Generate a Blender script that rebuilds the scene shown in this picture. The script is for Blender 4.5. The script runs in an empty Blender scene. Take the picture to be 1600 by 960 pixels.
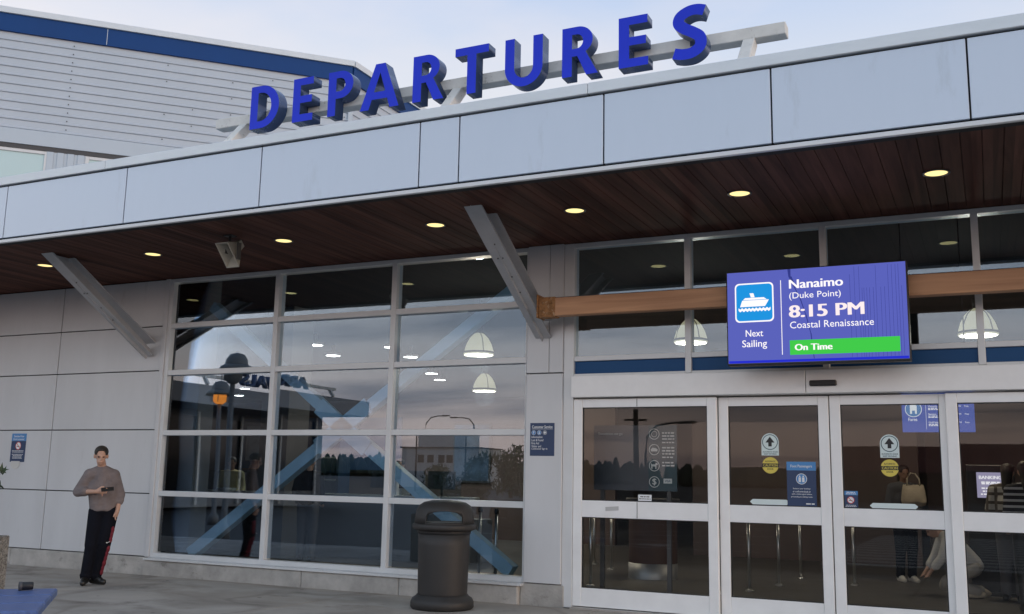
import bpy, bmesh, math, random
from mathutils import Vector, Matrix, Euler
random.seed(7)
S = bpy.context.scene
COL = S.collection
R = math.radians
PI = math.pi

# ------------------------------------------------------------------ camera
cam = bpy.data.cameras.new("Camera")
camo = bpy.data.objects.new("Camera", cam); COL.objects.link(camo)
cam.sensor_width = 36.0
cam.lens = 1558.84 / 1600 * 36.0
cam.clip_start = 0.1; cam.clip_end = 3000
def cam_matrix(yaw, pitch, roll, loc):
    cy, sy, cp, sp = math.cos(yaw), math.sin(yaw), math.cos(pitch), math.sin(pitch)
    fwd = Vector((-sy*cp, cy*cp, sp)); right = Vector((cy, sy, 0)); up = right.cross(fwd)
    cr, sr = math.cos(roll), math.sin(roll)
    r2 = right*cr + up*sr; u2 = up*cr - right*sr
    m = Matrix((r2, u2, -fwd)).transposed().to_4x4(); m.translation = loc
    return m
camo.matrix_world = cam_matrix(0.445967772, 0.170366999, 0.0198235557, Vector((0, -10.8, 1.41)))
S.camera = camo

# ------------------------------------------------------------------ view
S.view_settings.view_transform = 'Standard'
S.view_settings.look = 'None'
S.view_settings.exposure = 0.0
S.view_settings.gamma = 1.0
S.view_settings.use_curve_mapping = False
S.cycles.use_denoising = True
S.cycles.max_bounces = 10
S.cycles.transparent_max_bounces = 24
S.cycles.glossy_bounces = 5
S.cycles.sample_clamp_indirect = 4.0

# ------------------------------------------------------------------ world: dusk sky with soft clouds
W = bpy.data.worlds.new("World"); S.world = W; W.use_nodes = True
nt = W.node_tree; N = nt.nodes; L = nt.links; N.clear()
def wn(t, **k):
    n = N.new(t)
    for a, b in k.items(): setattr(n, a, b)
    return n
def wmath(op, a, b=None, clamp=False):
    n = wn('ShaderNodeMath', operation=op, use_clamp=clamp)
    for i, v in enumerate((a, b)):
        if v is None: continue
        if isinstance(v, (int, float)): n.inputs[i].default_value = v
        else: L.new(v, n.inputs[i])
    return n.outputs[0]
def wramp(f, pts):
    n = wn('ShaderNodeValToRGB'); L.new(f, n.inputs[0])
    cr = n.color_ramp
    while len(cr.elements) < len(pts): cr.elements.new(0.5)
    for e, (p, c) in zip(cr.elements, pts): e.position = p; e.color = (*c, 1)
    return n.outputs[0]
def wmix(f, a, b):
    n = wn('ShaderNodeMix', data_type='RGBA')
    if isinstance(f, (int, float)): n.inputs[0].default_value = f
    else: L.new(f, n.inputs[0])
    for i, v in ((6, a), (7, b)):
        if isinstance(v, tuple): n.inputs[i].default_value = (*v, 1)
        else: L.new(v, n.inputs[i])
    return n.outputs[2]
tc = wn('ShaderNodeTexCoord'); sep = wn('ShaderNodeSeparateXYZ'); L.new(tc.outputs['Generated'], sep.inputs[0])
dx, dy, dz = sep.outputs
zc = wmath('MAXIMUM', dz, 0.0)
# the half of the sky over the building, and the darker, warmer half behind the camera
front = wramp(zc, [(0.0, (.86, .74, .74)), (.30, (.84, .76, .80)), (.37, (.75, .78, .86)), (.46, (.54, .65, .88)), (.7, (.46, .60, .88)), (1, (.44, .57, .82))])
back = wramp(zc, [(0.0, (1.9, 1.36, 1.18)), (.05, (2.1, 1.58, 1.40)), (.13, (1.75, 1.57, 1.52)), (.28, (1.36, 1.54, 1.70)), (.46, (.62, .78, .98)), (1, (.44, .56, .76))])
fy = wmath('MULTIPLY_ADD', dy, 0.9); fy.node.inputs[2].default_value = 0.45; fy.node.use_clamp = True
base = wmix(fy, back, front)
# clouds on a flat layer overhead
den = wmath('ADD', zc, 0.09)
cx_ = wmath('DIVIDE', dx, den); cy_ = wmath('DIVIDE', dy, den)
comb = wn('ShaderNodeCombineXYZ'); L.new(cx_, comb.inputs[0]); L.new(cy_, comb.inputs[1])
nz = wn('ShaderNodeTexNoise'); nz.inputs['Scale'].default_value = 0.62; nz.inputs['Detail'].default_value = 7; nz.inputs['Roughness'].default_value = .55
mp = wn('ShaderNodeMapping'); mp.inputs['Scale'].default_value = (0.75, 1.5, 1); mp.inputs['Location'].default_value = (3.1, 1.2, 0)
L.new(comb.outputs[0], mp.inputs[0]); L.new(mp.outputs[0], nz.inputs['Vector'])
cl = wramp(nz.outputs[0], [(.47, (0, 0, 0)), (.66, (1, 1, 1))])
nz2 = wn('ShaderNodeTexNoise'); nz2.inputs['Scale'].default_value = 1.15; nz2.inputs['Detail'].default_value = 6; nz2.inputs['Roughness'].default_value = .5
mp2 = wn('ShaderNodeMapping'); mp2.inputs['Location'].default_value = (1.7, 4.4, 0); L.new(comb.outputs[0], mp2.inputs[0]); L.new(mp2.outputs[0], nz2.inputs['Vector'])
cl2 = wramp(nz2.outputs[0], [(.42, (0, 0, 0)), (.64, (1, 1, 1))])
backness = wmath('SUBTRACT', 1.0, fy)
clb = wmath('MULTIPLY', wmath('MULTIPLY', cl, backness), 0.8)
cloudcol = wramp(zc, [(0.0, (.86, .66, .72)), (.10, (.66, .68, .82)), (.3, (.60, .74, .92)), (1, (.5, .58, .7))])
sky1 = wmix(clb, base, cloudcol)
# thin pinkish veil on the front half
clf = wmath('MULTIPLY', wmath('MULTIPLY', cl2, fy), 0.75)
sky2 = wmix(clf, sky1, (.90, .83, .84))
nish = wn('ShaderNodeTexSky'); nish.sky_type = 'NISHITA'; nish.sun_disc = False
nish.sun_elevation = R(5); nish.sun_rotation = R(97); nish.air_density = 1.0; nish.dust_density = 2.0
bg1 = wn('ShaderNodeBackground'); L.new(sky2, bg1.inputs[0]); bg1.inputs[1].default_value = 0.93
bg2 = wn('ShaderNodeBackground'); L.new(nish.outputs[0], bg2.inputs[0]); bg2.inputs[1].default_value = 0.05
add = wn('ShaderNodeAddShader'); L.new(bg1.outputs[0], add.inputs[0]); L.new(bg2.outputs[0], add.inputs[1])
wo = wn('ShaderNodeOutputWorld'); L.new(add.outputs[0], wo.inputs[0])

# ------------------------------------------------------------------ sun: low and veiled, from the right
sl = bpy.data.lights.new("sun", 'SUN'); sl.energy = 0.5; sl.angle = R(14); sl.color = (1, .80, .66)
so = bpy.data.objects.new("sun", sl); COL.objects.link(so)
so.rotation_euler = Vector((-1.0, .12, -.09)).to_track_quat('-Z', 'Y').to_euler()

# ================================================================== helpers
def link(o): COL.objects.link(o); return o
def tag(o, label=None, cat=None, group=None, kind=None):
    if label: o['label'] = label
    if cat: o['category'] = cat
    if group: o['group'] = group
    if kind: o['kind'] = kind
    return o
def thing(name, label, cat, loc=(0, 0, 0), rz=0, group=None):
    o = bpy.data.objects.new(name, None); link(o); o.empty_display_size = .1
    o.location = loc; o.rotation_euler = (0, 0, rz)
    return tag(o, label, cat, group)
def tilt(x, y, z, a=.13):
    return Matrix.Translation((x, y, z)) @ Euler((R(random.gauss(0, a)), 0, R(random.gauss(0, a)))).to_matrix().to_4x4() @ Matrix.Translation((-x, -y, -z))
class MB:
    """collects shapes into one mesh"""
    def __init__(s): s.b = bmesh.new(); s.mi = 0
    def _set(s, fs):
        for f in fs: f.material_index = s.mi
    def box(s, x0, x1, y0, y1, z0, z1, bev=0.0, M=None):
        vs = [s.b.verts.new((x, y, z)) for x in (x0, x1) for y in (y0, y1) for z in (z0, z1)]
        q = [(0, 1, 3, 2), (4, 6, 7, 5), (0, 4, 5, 1), (2, 3, 7, 6), (0, 2, 6, 4), (1, 5, 7, 3)]
        fs = [s.b.faces.new([vs[i] for i in f]) for f in q]
        s._set(fs)
        if bev:
            es = list({e for f in fs for e in f.edges})
            r = bmesh.ops.bevel(s.b, geom=es, offset=bev, segments=1, affect='EDGES', profile=.5)
            s._set(r['faces']); vs = list({v for v in vs if v.is_valid} | set(r['verts']))
        if M is not None: bmesh.ops.transform(s.b, matrix=M, verts=vs)
        return s
    def bar(s, a, b, w, h, up=(0, 0, 1), bev=0.0):
        a, b = Vector(a), Vector(b); d = b - a; l = d.length; d.normalize()
        u = Vector(up); x = d.cross(u); x.normalize(); z = x.cross(d)
        M = Matrix((x, d, z)).transposed().to_4x4(); M.translation = a
        return s.box(-w/2, w/2, 0, l, -h/2, h/2, bev, M)
    def tube(s, pts, r, n=10, cap=True):
        pts = [Vector(p) for p in pts]; rs = r if isinstance(r, (list, tuple)) else [r]*len(pts)
        rings = []
        for i, p in enumerate(pts):
            d = (pts[min(i+1, len(pts)-1)] - pts[max(i-1, 0)]).normalized()
            x = d.cross(Vector((0, 0, 1)) if abs(d.z) < .95 else Vector((1, 0, 0))).normalized(); y = d.cross(x)
            rings.append([s.b.verts.new(p + x*math.cos(2*PI*k/n)*rs[i] + y*math.sin(2*PI*k/n)*rs[i]) for k in range(n)])
        fs = []
        for A, B in zip(rings, rings[1:]):
            for k in range(n):
                fs.append(s.b.faces.new((A[k], A[(k+1) % n], B[(k+1) % n], B[k])))
        for f in fs: f.smooth = True
        if cap: fs += [s.b.faces.new(rings[0][::-1]), s.b.faces.new(rings[-1])]
        s._set(fs); return s
    def lathe(s, prof, n=32, c=(0, 0, 0), closed=False, smooth=True):
        c = Vector(c); rings = []
        for r, z in prof:
            if r < 1e-6: rings.append([s.b.verts.new(c + Vector((0, 0, z)))])
            else: rings.append([s.b.verts.new(c + Vector((r*math.cos(2*PI*k/n), r*math.sin(2*PI*k/n), z))) for k in range(n)])
        fs = []
        prs = list(zip(rings, rings[1:]))
        if closed: prs.append((rings[-1], rings[0]))
        for A, B in prs:
            for k in range(n):
                k2 = (k+1) % n
                if len(A) == 1 and len(B) == 1: continue
                if len(A) == 1: fs.append(s.b.faces.new((A[0], B[k2], B[k])))
                elif len(B) == 1: fs.append(s.b.faces.new((A[k], A[k2], B[0])))
                else: fs.append(s.b.faces.new((A[k], A[k2], B[k2], B[k])))
        for f in fs: f.smooth = smooth
        s._set(fs); return s
    def prism(s, poly, y0, y1, M=None):
        """polygon in x,z extruded along y"""
        A = [s.b.verts.new((x, y0, z)) for x, z in poly]; B = [s.b.verts.new((x, y1, z)) for x, z in poly]
        n = len(poly)
        fs = [s.b.faces.new(A), s.b.faces.new(B[::-1])]
        for k in range(n): fs.append(s.b.faces.new((A[k], B[k], B[(k+1) % n], A[(k+1) % n])))
        s._set(fs)
        if M is not None: bmesh.ops.transform(s.b, matrix=M, verts=A+B)
        return s
    def quad(s, pts):
        s._set([s.b.faces.new([s.b.verts.new(p) for p in pts])]); return s
    def disc(s, c, r, n=20, z=None):
        """disc facing -y"""
        c = Vector(c); s._set([s.b.faces.new([s.b.verts.new(c + Vector((r*math.cos(2*PI*k/n), 0, r*math.sin(2*PI*k/n)))) for k in range(n)])]); return s
    def ball(s, c, r, n=12, m=8):
        rx, ry, rz = r if isinstance(r, (tuple, list)) else (r, r, r)
        res = bmesh.ops.create_uvsphere(s.b, u_segments=n, v_segments=m, radius=1.0, matrix=Matrix.Translation(c) @ Matrix.Diagonal((rx, ry, rz, 1)))
        fs = {f for v in res['verts'] for f in v.link_faces}
        for f in fs: f.smooth = True
        s._set(fs); return s
    def mesh(s, me_name='m'):
        bmesh.ops.recalc_face_normals(s.b, faces=s.b.faces)
        me = bpy.data.meshes.new(me_name); s.b.to_mesh(me); s.b.free(); return me
    def build(s, name, mat, parent=None, M=None):
        me = s.mesh(name)
        for m in (mat if isinstance(mat, (list, tuple)) else [mat]): me.materials.append(m)
        o = bpy.data.objects.new(name, me); link(o)
        if M is not None: o.matrix_local = M
        if parent: o.parent = parent
        return o
def copy_tree(o, parent=None):
    c = o.copy(); link(c)
    if parent: c.parent = parent
    for ch in o.children: copy_tree(ch, c)
    return c
def to_mesh(o):
    dg = bpy.context.evaluated_depsgraph_get(); dg.update()
    me = bpy.data.meshes.new_from_object(o.evaluated_get(dg))
    return me
def drop(o):
    d = o.data; bpy.data.objects.remove(o)
    if isinstance(d, bpy.types.Curve): bpy.data.curves.remove(d)
    else: bpy.data.meshes.remove(d)

# ------------------------------------------------------------------ lettering
def text_mesh(s, x0, x1, z0, z1, bold=0.0, depth=0.0008, align='L', keep=False):
    """flat lettering filling the box x0..x1, z0..z1 in the plane y=0, facing -y"""
    cu = bpy.data.curves.new('t', 'FONT'); cu.body = s; cu.size = 1; cu.offset = bold; cu.resolution_u = 3; cu.fill_mode = 'BOTH'
    o = bpy.data.objects.new('t', cu); link(o); me = to_mesh(o); drop(o)
    xs = [v.co.x for v in me.vertices]; ys = [v.co.y for v in me.vertices]
    ax, bx, ay, by = min(xs), max(xs), min(ys), max(ys)
    sx = (x1-x0)/(bx-ax); sz = (z1-z0)/(by-ay)
    for v in me.vertices: v.co = Vector((x0 + (v.co.x-ax)*sx, 0, z0 + (v.co.y-ay)*sz))
    return me
def add_mesh(mb, me, off=(0, 0, 0)):
    n0 = len(mb.b.verts); f0 = len(mb.b.faces)
    for v in me.vertices: v.co += Vector(off)
    mb.b.from_mesh(me)
    mb.b.faces.ensure_lookup_table()
    for f in mb.b.faces[f0:]: f.material_index = mb.mi
    bpy.data.meshes.remove(me)
def text(mb, s, x0, x1, z0, z1, y=0.0, bold=0.0):
    d = bold*(z1-z0)*1.3
    for k, o in enumerate((0,) if not bold else (-d, 0, d)):
        add_mesh(mb, text_mesh(s, x0+d, x1-d, z0, z1), (o, y-.0001*k, 0))
def line(par, material, s, x0, x1, z0, z1, y=0.0, bold=0.0):
    m = MB(); text(m, s, x0, x1, z0, z1, y, bold); return m.build('lettering', material, par)
def scribble(mb, x0, x1, z, h, y=0.0, center=False):
    """a line too small to read: short word-long dashes"""
    tot = (x1-x0); x = x0
    if center:
        a = random.uniform(0, .12)*tot; x += a; x1 -= a
    while x < x1 - h:
        w = min(random.uniform(1.2, 4.0)*h, x1-x)
        mb.quad([(x, y, z), (x+w, y, z), (x+w, y, z+h), (x, y, z+h)]); x += w + h*.7
def ring(mb, c, r0, r1, n=24, y=0.0):
    cx, cz = c
    A = [mb.b.verts.new((cx+r0*math.cos(2*PI*k/n), y, cz+r0*math.sin(2*PI*k/n))) for k in range(n)]
    B = [mb.b.verts.new((cx+r1*math.cos(2*PI*k/n), y, cz+r1*math.sin(2*PI*k/n))) for k in range(n)]
    mb._set([mb.b.faces.new((A[k], A[(k+1) % n], B[(k+1) % n], B[k])) for k in range(n)])
def flat(mb, poly, y=0.0):
    mb._set([mb.b.faces.new([mb.b.verts.new((x, y, z)) for x, z in poly])])

# ------------------------------------------------------------------ materials
def mat(name, col, rough=.5, metal=0.0, var=0.0, vscale=3.0, bump=0.0, bscale=40.0, stretch=(1, 1, 1), spec=.5, emit=None, estr=1.0, coat=0.0, dirt=None):
    m = bpy.data.materials.new(name); m.use_nodes = True
    t = m.node_tree; b = t.nodes['Principled BSDF']
    b.inputs['Roughness'].default_value = rough; b.inputs['Metallic'].default_value = metal
    b.inputs['Specular IOR Level'].default_value = spec; b.inputs['Coat Weight'].default_value = coat
    b.inputs['Base Color'].default_value = (*col, 1)
    if emit:
        b.inputs['Emission Color'].default_value = (*emit, 1); b.inputs['Emission Strength'].default_value = estr
    geo = None
    if var or bump or dirt:
        geo = t.nodes.new('ShaderNodeNewGeometry'); mp = t.nodes.new('ShaderNodeMapping'); mp.inputs['Scale'].default_value = stretch
        t.links.new(geo.outputs['Position'], mp.inputs[0])
    if var or dirt:
        n = t.nodes.new('ShaderNodeTexNoise'); n.inputs['Scale'].default_value = vscale; n.inputs['Detail'].default_value = 6; n.inputs['Roughness'].default_value = .6
        t.links.new(mp.outputs[0], n.inputs['Vector'])
        r = t.nodes.new('ShaderNodeValToRGB'); t.links.new(n.outputs[0], r.inputs[0])
        lo = tuple(max(0, c*(1-var)) for c in col); hi = tuple(min(1, c*(1+var)) for c in col)
        r.color_ramp.elements[0].position = .3; r.color_ramp.elements[0].color = (*lo, 1)
        r.color_ramp.elements[1].position = .7; r.color_ramp.elements[1].color = (*hi, 1)
        out = r.outputs[0]
        if dirt:
            dcol, dsc, dpos = dirt
            n2 = t.nodes.new('ShaderNodeTexNoise'); n2.inputs['Scale'].default_value = dsc; n2.inputs['Detail'].default_value = 8; n2.inputs['Roughness'].default_value = .7
            t.links.new(mp.outputs[0], n2.inputs['Vector'])
            r2 = t.nodes.new('ShaderNodeValToRGB'); t.links.new(n2.outputs[0], r2.inputs[0])
            r2.color_ramp.elements[0].position = dpos; r2.color_ramp.elements[0].color = (0, 0, 0, 1)
            r2.color_ramp.elements[1].position = min(1, dpos+.14); r2.color_ramp.elements[1].color = (1, 1, 1, 1)
            mx = t.nodes.new('ShaderNodeMix'); mx.data_type = 'RGBA'
            t.links.new(r2.outputs[0], mx.inputs[0]); t.links.new(out, mx.inputs[6]); mx.inputs[7].default_value = (*dcol, 1)
            out = mx.outputs[2]
        t.links.new(out, b.inputs['Base Color'])
        rr = t.nodes.new('ShaderNodeMapRange'); t.links.new(n.outputs[0], rr.inputs[0])
        rr.inputs[3].default_value = max(0, rough-.12); rr.inputs[4].default_value = min(1, rough+.12)
        t.links.new(rr.outputs[0], b.inputs['Roughness'])
    if bump:
        n3 = t.nodes.new('ShaderNodeTexNoise'); n3.inputs['Scale'].default_value = bscale; n3.inputs['Detail'].default_value = 5
        t.links.new(mp.outputs[0], n3.inputs['Vector'])
        bp = t.nodes.new('ShaderNodeBump'); bp.inputs['Strength'].default_value = bump; bp.inputs['Distance'].default_value = .02
        t.links.new(n3.outputs[0], bp.inputs['Height']); t.links.new(bp.outputs[0], b.inputs['Normal'])
    return m
def glow(name, col, s):
    m = bpy.data.materials.new(name); m.use_nodes = True; t = m.node_tree; t.nodes.clear()
    e = t.nodes.new('ShaderNodeEmission'); e.inputs[0].default_value = (*col, 1); e.inputs[1].default_value = s
    o = t.nodes.new('ShaderNodeOutputMaterial'); t.links.new(e.outputs[0], o.inputs[0]); return m
def glass(name, refl, tint, gl=(.93, .96, 1.0), wav=.02):
    m = bpy.data.materials.new(name); m.use_nodes = True; t = m.node_tree; t.nodes.clear()
    tr = t.nodes.new('ShaderNodeBsdfTransparent'); tr.inputs[0].default_value = (*tint, 1)
    g = t.nodes.new('ShaderNodeBsdfGlossy'); g.inputs['Roughness'].default_value = 0.0; g.inputs[0].default_value = (*gl, 1)
    lw = t.nodes.new('ShaderNodeFresnel'); lw.inputs[0].default_value = 1.45
    mr = t.nodes.new('ShaderNodeMath'); mr.operation = 'ADD'; mr.use_clamp = True; t.links.new(lw.outputs[0], mr.inputs[0]); mr.inputs[1].default_value = refl - .034
    mx = t.nodes.new('ShaderNodeMixShader'); t.links.new(mr.outputs[0], mx.inputs[0]); t.links.new(tr.outputs[0], mx.inputs[1]); t.links.new(g.outputs[0], mx.inputs[2])
    geo = t.nodes.new('ShaderNodeNewGeometry'); nz = t.nodes.new('ShaderNodeTexNoise'); nz.inputs['Scale'].default_value = .8; nz.inputs['Detail'].default_value = 0
    t.links.new(geo.outputs['Position'], nz.inputs['Vector'])
    bp = t.nodes.new('ShaderNodeBump'); bp.inputs['Strength'].default_value = wav; bp.inputs['Distance'].default_value = .05
    t.links.new(nz.outputs[0], bp.inputs['Height']); t.links.new(bp.outputs[0], g.inputs['Normal'])
    o = t.nodes.new('ShaderNodeOutputMaterial'); t.links.new(mx.outputs[0], o.inputs[0]); return m

M = {}
M['fascia'] = mat('silver_composite_panel', (.53, .60, .70), .36, .3, var=.035, vscale=.6, bump=.05, bscale=1.1, stretch=(2.2, 1, .5), dirt=((.47, .53, .61), 1.6, .60))
M['clad'] = mat('pale_composite_panel', (.62, .635, .66), .45, .1, var=.06, vscale=.7, bump=.04, bscale=1.2, stretch=(2.2, 1, .5), dirt=((.53, .54, .55), 1.9, .62))
M['cap'] = mat('pale_flashing', (.66, .71, .75), .38, .2, var=.06, vscale=2.5, stretch=(1, 1, 3))
M['gap'] = mat('black_joint', (.006, .007, .009), .8)
M['alu'] = mat('white_aluminium', (.66, .68, .70), .36, .08, var=.05, vscale=3, dirt=((.62, .62, .62), 6, .66))
M['door'] = mat('white_door_frame', (.84, .85, .86), .33, .05, var=.04, vscale=4, dirt=((.60, .60, .60), 9, .68))
M['strut'] = mat('grey_painted_steel', (.46, .47, .49), .5, 0, var=.07, vscale=5, dirt=((.28, .24, .21), 14, .70))
M['concrete'] = mat('rough_concrete', (.42, .405, .385), .9, 0, var=.22, vscale=3.5, bump=.5, bscale=26, dirt=((.15, .14, .125), 4, .58))
M['rust'] = mat('rusted_plate', (.34, .17, .07), .85, .2, var=.5, vscale=18, bump=.5, bscale=50, dirt=((.62, .50, .36), 24, .56))
M['sign_blue'] = mat('blue_letter_face', (.016, .042, .66), .45, 0, spec=.2, var=.05, vscale=2.0)
M['sign_side'] = mat('navy_letter_return', (.055, .095, .20), .25, .35, var=.15, vscale=5)
M['weathered'] = mat('weathered_white_steel', (.66, .66, .63), .6, 0, var=.12, vscale=4, bump=.1, dirt=((.22, .20, .16), 7, .60))
M['siding'] = mat('ribbed_siding', (.47, .53, .60), .45, .2, var=.04, vscale=1.2)
M['siding_strip'] = mat('siding_flashing', (.47, .54, .61), .45, .2, var=.03, vscale=1.5)
M['band_blue'] = mat('navy_band', (.010, .058, .215), .5, 0, spec=.2, var=.05, vscale=1.5)
M['spandrel'] = mat('navy_spandrel', (.022, .085, .22), .4, 0, spec=.12)
M['teal_pane'] = mat('pale_teal_glazing', (.50, .66, .68), .08, 0, var=.04, vscale=.8, coat=.3)  # opaque pale teal under a glossy coat
M['lampgrey'] = mat('lamp_grey_paint', (.16, .17, .175), .5)
M['black'] = mat('black_plastic', (.012, .012, .014), .5)
M['darkgrey'] = mat('dark_grey_metal', (.06, .06, .065), .5)
M['cross'] = mat('pale_blue_steel', (.36, .53, .63), .5, 0, var=.05, vscale=4)
M['white'] = mat('white_paint', (.8, .8, .8), .5)
M['off_white'] = mat('off_white_paint', (.62, .62, .60), .6, var=.05)
M['steel'] = mat('brushed_steel', (.6, .6, .6), .28, 1.0)
M['navy'] = mat('navy_vinyl', (.017, .045, .125), .4)
M['sky_vinyl'] = mat('light_blue_vinyl', (.07, .26, .58), .4)
M['ice'] = mat('pale_ice_vinyl', (.70, .80, .80), .45)
M['yellow'] = mat('yellow_vinyl', (.72, .58, .10), .45)
M['red'] = mat('red_vinyl', (.6, .03, .02), .45)
M['ink'] = mat('black_ink', (.015, .015, .018), .5)
M['print'] = mat('white_print', (.80, .82, .84), .5)
M['teal_dark'] = mat('dark_teal_ink', (.02, .09, .11), .5)
M['glass_hi'] = glass('coated_glass', .105, (.85, .92, .98), (.82, .91, 1.0))
M['glass_door'] = glass('clear_door_glass', .021, (.95, .95, .94))
M['pendant'] = mat('prismatic_lamp_glass', (.75, .74, .68), .35, emit=(1, .86, .50), estr=.40)
M['can'] = glow('warm_downlight', (1, .80, .34), 1.4)
M['inlight'] = glow('interior_ceiling_lamp', (1, .95, .82), 22.0)
M['flame'] = glow('orange_lantern_glow', (1, .28, .04), 2.2)
M['bin'] = mat('charcoal_bin_plastic', (.026, .0245, .0245), .55, 0, var=.15, vscale=8, bump=.12, bscale=160)
M['bench'] = mat('blue_painted_wood', (.075, .125, .30), .4, 0, var=.25, vscale=6, bump=.2, bscale=14, stretch=(1, 6, 1), dirt=((.02, .05, .17), 8, .62))
M['aggregate'] = mat('exposed_aggregate', (.22, .21, .19), .9, 0, var=.8, vscale=60, bump=.8, bscale=90)
M['leaf'] = mat('dark_green_leaf', (.030, .058, .028), .5, 0, var=.4, vscale=6)
M['leaf2'] = mat('mid_green_leaf', (.05, .085, .035), .55, 0, var=.4, vscale=4)
M['bark'] = mat('brown_bark', (.10, .075, .055), .9, 0, var=.3, vscale=12)
M['asphalt'] = mat('asphalt', (.055, .055, .058), .85, 0, var=.2, vscale=.8, bump=.2, bscale=80)
M['paint'] = mat('road_paint', (.75, .74, .70), .7, 0, var=.15, vscale=3)
M['hill'] = mat('dark_hill', (.03, .034, .03), 1.0, var=.3, vscale=.05)
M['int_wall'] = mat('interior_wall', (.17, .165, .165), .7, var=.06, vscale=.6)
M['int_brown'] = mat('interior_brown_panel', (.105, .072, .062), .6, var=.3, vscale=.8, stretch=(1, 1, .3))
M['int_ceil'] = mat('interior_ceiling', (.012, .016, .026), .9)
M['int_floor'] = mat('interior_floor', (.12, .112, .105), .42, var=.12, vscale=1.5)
M['counter'] = mat('counter_laminate', (.13, .13, .125), .4)
M['brown_col'] = mat('brown_column', (.10, .05, .035), .55, var=.1)
M['red_roof'] = mat('red_roof', (.22, .030, .022), .6, var=.1)
M['grey_render'] = mat('grey_render', (.20, .21, .22), .7, var=.06, vscale=.5)
M['skin'] = mat('skin', (.50, .30, .22), .5, var=.05, vscale=20)
M['skin_dark'] = mat('skin_brown', (.22, .12, .08), .5)
M['hair'] = mat('dark_hair', (.018, .013, .010), .55, bump=.4, bscale=90)
M['sweater'] = mat('mauve_grey_knit', (.175, .148, .148), .95, 0, var=.22, vscale=5, bump=.9, bscale=13, stretch=(1, 1, 1.6))
M['trouser'] = mat('navy_track_trousers', (.006, .007, .012), .9, 0, spec=.15, var=.25, vscale=6, bump=.25, bscale=25)
M['crimson'] = mat('crimson_panel', (.16, .010, .022), .8)
M['shoe'] = mat('black_shoe', (.012, .012, .012), .4)
M['shirt_white'] = mat('white_shirt', (.55, .53, .50), .85, var=.1, vscale=6)
M['shirt_yellow'] = mat('pale_yellow_shirt', (.62, .53, .30), .85)
M['canvas'] = mat('beige_canvas', (.44, .37, .28), .9, var=.12, vscale=8, bump=.3)
M['denim'] = mat('grey_trousers', (.10, .095, .10), .85, var=.15, vscale=5)

def wood(name, c1, c2, rough, axis, sc, bump=.15):
    m = bpy.data.materials.new(name); m.use_nodes = True; t = m.node_tree; b = t.nodes['Principled BSDF']
    geo = t.nodes.new('ShaderNodeNewGeometry'); mp = t.nodes.new('ShaderNodeMapping'); t.links.new(geo.outputs['Position'], mp.inputs[0])
    s = [sc]*3; s[axis] = sc*.06; mp.inputs['Scale'].default_value = s
    n = t.nodes.new('ShaderNodeTexNoise'); n.inputs['Scale'].default_value = 1; n.inputs['Detail'].default_value = 8; n.inputs['Distortion'].default_value = .6
    t.links.new(mp.outputs[0], n.inputs['Vector'])
    r = t.nodes.new('ShaderNodeValToRGB'); t.links.new(n.outputs[0], r.inputs[0])
    r.color_ramp.elements[0].position = .3; r.color_ramp.elements[0].color = (*c1, 1)
    r.color_ramp.elements[1].position = .7; r.color_ramp.elements[1].color = (*c2, 1)
    t.links.new(r.outputs[0], b.inputs['Base Color']); b.inputs['Roughness'].default_value = rough
    bp = t.nodes.new('ShaderNodeBump'); bp.inputs['Strength'].default_value = bump; bp.inputs['Distance'].default_value = .01
    t.links.new(n.outputs[0], bp.inputs['Height']); t.links.new(bp.outputs[0], b.inputs['Normal'])
    return m, t, r, b
M['timber'] = wood('glulam_timber', (.37, .18, .092), (.60, .33, .18), .6, 0, 14)[0]
def soffit_mat():
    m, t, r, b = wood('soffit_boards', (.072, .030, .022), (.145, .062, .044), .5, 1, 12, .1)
    geo = t.nodes.new('ShaderNodeNewGeometry'); sp = t.nodes.new('ShaderNodeSeparateXYZ'); t.links.new(geo.outputs['Position'], sp.inputs[0])
    d = t.nodes.new('ShaderNodeMath'); d.operation = 'DIVIDE'; t.links.new(sp.outputs[0], d.inputs[0]); d.inputs[1].default_value = .16
    f = t.nodes.new('ShaderNodeMath'); f.operation = 'FLOOR'; t.links.new(d.outputs[0], f.inputs[0])
    w = t.nodes.new('ShaderNodeTexWhiteNoise'); w.noise_dimensions = '1D'; t.links.new(f.outputs[0], w.inputs['W'])
    mr = t.nodes.new('ShaderNodeMapRange'); t.links.new(w.outputs[0], mr.inputs[0]); mr.inputs[3].default_value = .62; mr.inputs[4].default_value = 1.15
    mx = t.nodes.new('ShaderNodeMix'); mx.data_type = 'RGBA'; mx.blend_type = 'MULTIPLY'; mx.inputs[0].default_value = 1
    t.links.new(r.outputs[0], mx.inputs[6]); t.links.new(mr.outputs[0], mx.inputs[7]); t.links.new(mx.outputs[2], b.inputs['Base Color'])
    return m
M['soffit'] = soffit_mat(); M['soffit'].node_tree.nodes['Principled BSDF'].inputs['Specular IOR Level'].default_value = .15; M['soffit'].node_tree.nodes['Principled BSDF'].inputs['Roughness'].default_value = .75
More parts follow.
